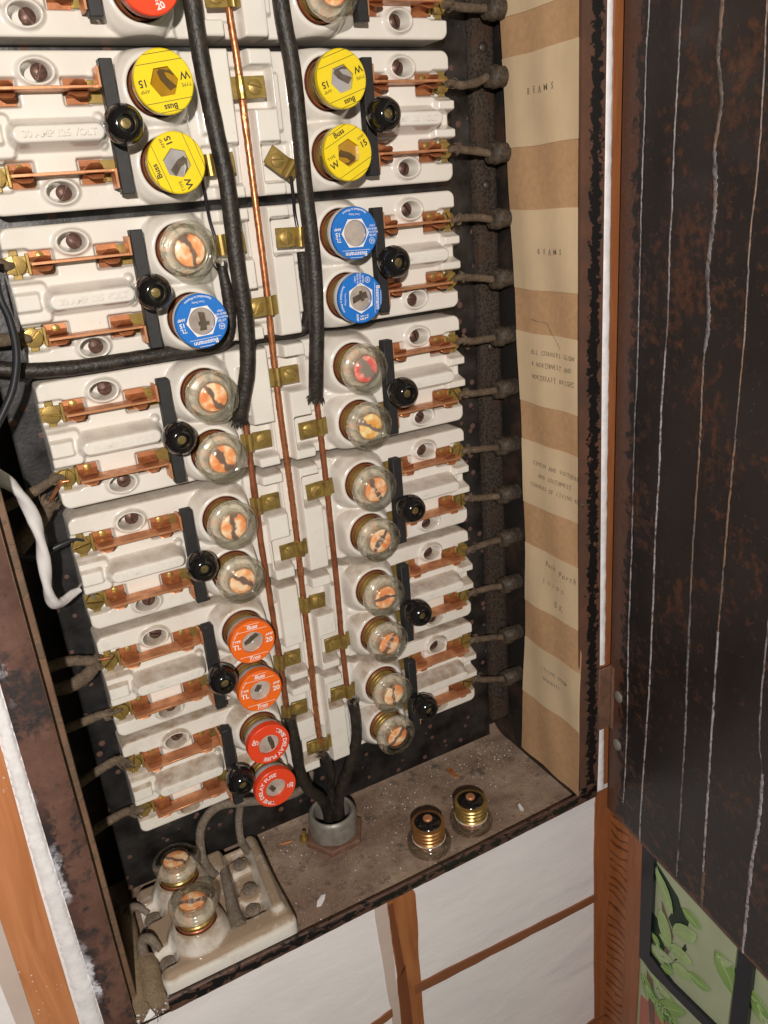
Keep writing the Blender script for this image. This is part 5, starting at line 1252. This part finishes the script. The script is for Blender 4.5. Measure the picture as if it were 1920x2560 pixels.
def typed(lab, lines, mat='ink', name='typed_text'):
    mb = MB()
    for (s_, hc, zc, pitch, size, kw) in lines:
        W_ = pitch * (len(s_) - 1)
        for k, ch in enumerate(s_):
            if ch == ' ': continue
            hx_ = hc - W_ / 2 + k * pitch; zz = zc + random.uniform(-.00025, .00025)
            put_text(mb, ch, size, hx_, zz, 0, kw.get('bold', 0), kw.get('shear', 0), random.uniform(-.05, .05), 0, kw.get('sx', .8) * (1.25 if ch in 'MW' and kw.get('serif', 1) else 1), mapf=lambda a, h, b: (xw(a, b) - .0010, a, b))
            if kw.get('serif', 1):
                w = size * .16
                for u in (-.27, .27):
                    if ch in 'AHKXFPTI':
                        for zz2 in ((zz - size * .35,) if ch in 'A' else (zz + size * .33,) if ch in 'VWY' else (zz - size * .35, zz + size * .33)):
                            uu = 0 if ch in 'TI' else u * size * kw.get('sx', .8)
                            if ch in 'FP' and u > 0: continue
                            mb.add([(xw(hx_ + uu, zz2) - .00102, hx_ + uu + q * w, zz2 + e * size * .028) for q, e in ((-1, -1), (1, -1), (1, 1), (-1, 1))], [(0, 1, 2, 3)])
    o = mb.obj(name, mat, lab, 0); return o
typed(labels[1], [('BEAMS', .0594, .0120, .0066, .0056, {'bold': .00003})])
typed(labels[2], [('BEAMS', .0690, -.0922, .0061, .0052, {'bold': .00003})])
typed(labels[3], [('ALL CORNERS GLOW', .0716, -.1645, .0030, .0047, {'bold': .00002}), ('& NORTHWEST AND', .0706, -.1735, .0030, .0047, {'bold': .00002}), ('NORTHEAST BRIGHT', .0725, -.1832, .0030, .0047, {'bold': .00002})])
typed(labels[4], [('CENTER AND SOUTHEAST', .0765, -.2535, .0029, .0046, {'bold': .00002}), ('AND SOUTHWEST', .0735, -.2630, .0030, .0046, {'bold': .00002}), ('CORNERS OF LIVING ROOM', .0765, -.2722, .0029, .0046, {'bold': .00002})])
typed(labels[5], [('Back', .0690, -.3375, .0036, .0066, {'shear': .25, 'serif': 0}), ('Porch', .0900, -.3400, .0042, .0078, {'shear': .3, 'serif': 0})], 'ink', 'handwriting')
typed(labels[5], [('IGLOO', .0725, -.3548, .0062, .0046, {'bold': .00002})]); typed(labels[5], [('BK', .0790, -.3710, .0070, .0080, {'serif': 0})], 'pencil', 'handwriting')
typed(labels[6], [('LIVING ROOM', .0740, -.4400, .0031, .0046, {'bold': .00002})], 'ink_blue'); typed(labels[6], [('BRACKETS', .0700, -.4500, .0027, .0046, {'bold': .00002})], 'ink_blue')

# ---------------------------------------------------------------- door details: rivets and paint drips
for z in (-.4505, -.4995):
    p = Vector(door_pt(.0115, z, .0)); o = ob('rivet', rvm, door, tuple(p)); o.rotation_euler = (0, 0, math.atan2(-(-nrm.y), nrm.x) if False else 0)
    # rivet axis: local -Y (h) towards the cabinet side of the door
    n3 = Vector((-nrm.x, nrm.y, 0)); o.rotation_euler = Vector((0, -1, 0)).rotation_difference(n3).to_euler()
def drip(pts, w, mat='drip'):
    """pts: [(s, z)], s = distance along the door"""
    mb = MB(); P = [Vector((a, b, 0)) for a, b in pts]; P = smooth([tuple(p) for p in P], 14)
    v = []; f = []; n = len(P)
    for i, p in enumerate(P):
        ww = w * random.uniform(.55, 1.25) * (1.0 if i < n - 3 else .6); j = random.uniform(-.0003, .0003)
        for k in range(5):
            u = -1 + k / 2; v.append(door_pt(p.x + j + u * ww / 2, p.y, .0001 + .0007 * (1 - u * u) + (-.0006 if abs(u) == 1 else 0)))
    for i in range(n - 1):
        for k in range(4): f.append((i * 5 + k, i * 5 + k + 1, (i + 1) * 5 + k + 1, (i + 1) * 5 + k))
    mb.add(v, f); return mb.obj('paint_drip', mat, door, 0)
drip([(.0236, .17), (.0238, .0489), (.0226, .0256), (.0228, -.0124), (.0223, -.04), (.0224, -.0807), (.0229, -.1302), (.0232, -.1833), (.0219, -.2078), (.0228, -.2759)], .0012)
drip([(.0228, -.2759), (.023, -.3221), (.0223, -.3909), (.0240, -.4622), (.0235, -.5142), (.0224, -.548), (.0214, -.5545)], .0012, 'drip_white')
drip([(.0523, .17), (.0523, .0431), (.0523, .0099), (.0515, -.0257), (.0519, -.069), (.0513, -.086), (.0526, -.1274), (.052, -.1522)], .0014)
drip([(.052, -.1522), (.0501, -.1983), (.0506, -.243), (.0494, -.2878), (.0500, -.3542), (.0496, -.4289), (.0468, -.507), (.0455, -.5592), (.0464, -.5775)], .0019, 'drip_white')
drip([(.0846, .17), (.0846, .0369), (.0841, .0117), (.0885, -.0114), (.0856, -.0364)], .0042, 'drip_rust')
drip([(.0856, -.0364), (.0889, -.064), (.0875, -.0830), (.086, -.1016), (.0893, -.1295), (.0880, -.1500)], .0046)
drip([(.0880, -.1500), (.0874, -.1653), (.0884, -.1962), (.0885, -.2184), (.0881, -.2803), (.0888, -.3243)], .0018, 'drip_rust')
drip([(.0888, -.3243), (.0901, -.3787), (.0919, -.428), (.0924, -.5057), (.0928, -.5401), (.0927, -.572)], .0024)
drip([(.1150, .06), (.1193, -.0313), (.1178, -.0794), (.1192, -.1317), (.1185, -.1979)], .0012, 'drip_rust')
drip([(.1185, -.1979), (.1174, -.2422), (.1171, -.2826), (.1167, -.3329)], .0020, 'drip_rust')
drip([(.1167, -.3329), (.1178, -.4018), (.1186, -.4493), (.1195, -.4965), (.1210, -.556)], .0026, 'drip_white')
drip([(.1210, -.540), (.1212, -.558), (.1219, -.5770)], .0048, 'drip_rust')
drip([(.1575, .17), (.1560, -.05), (.1569, -.24), (.1569, -.312), (.1587, -.3828), (.1646, -.4143)], .0016)
drip([(.1646, -.4143), (.1661, -.4493), (.1642, -.4892), (.1642, -.5266), (.1646, -.5770)], .0040, 'drip_white')
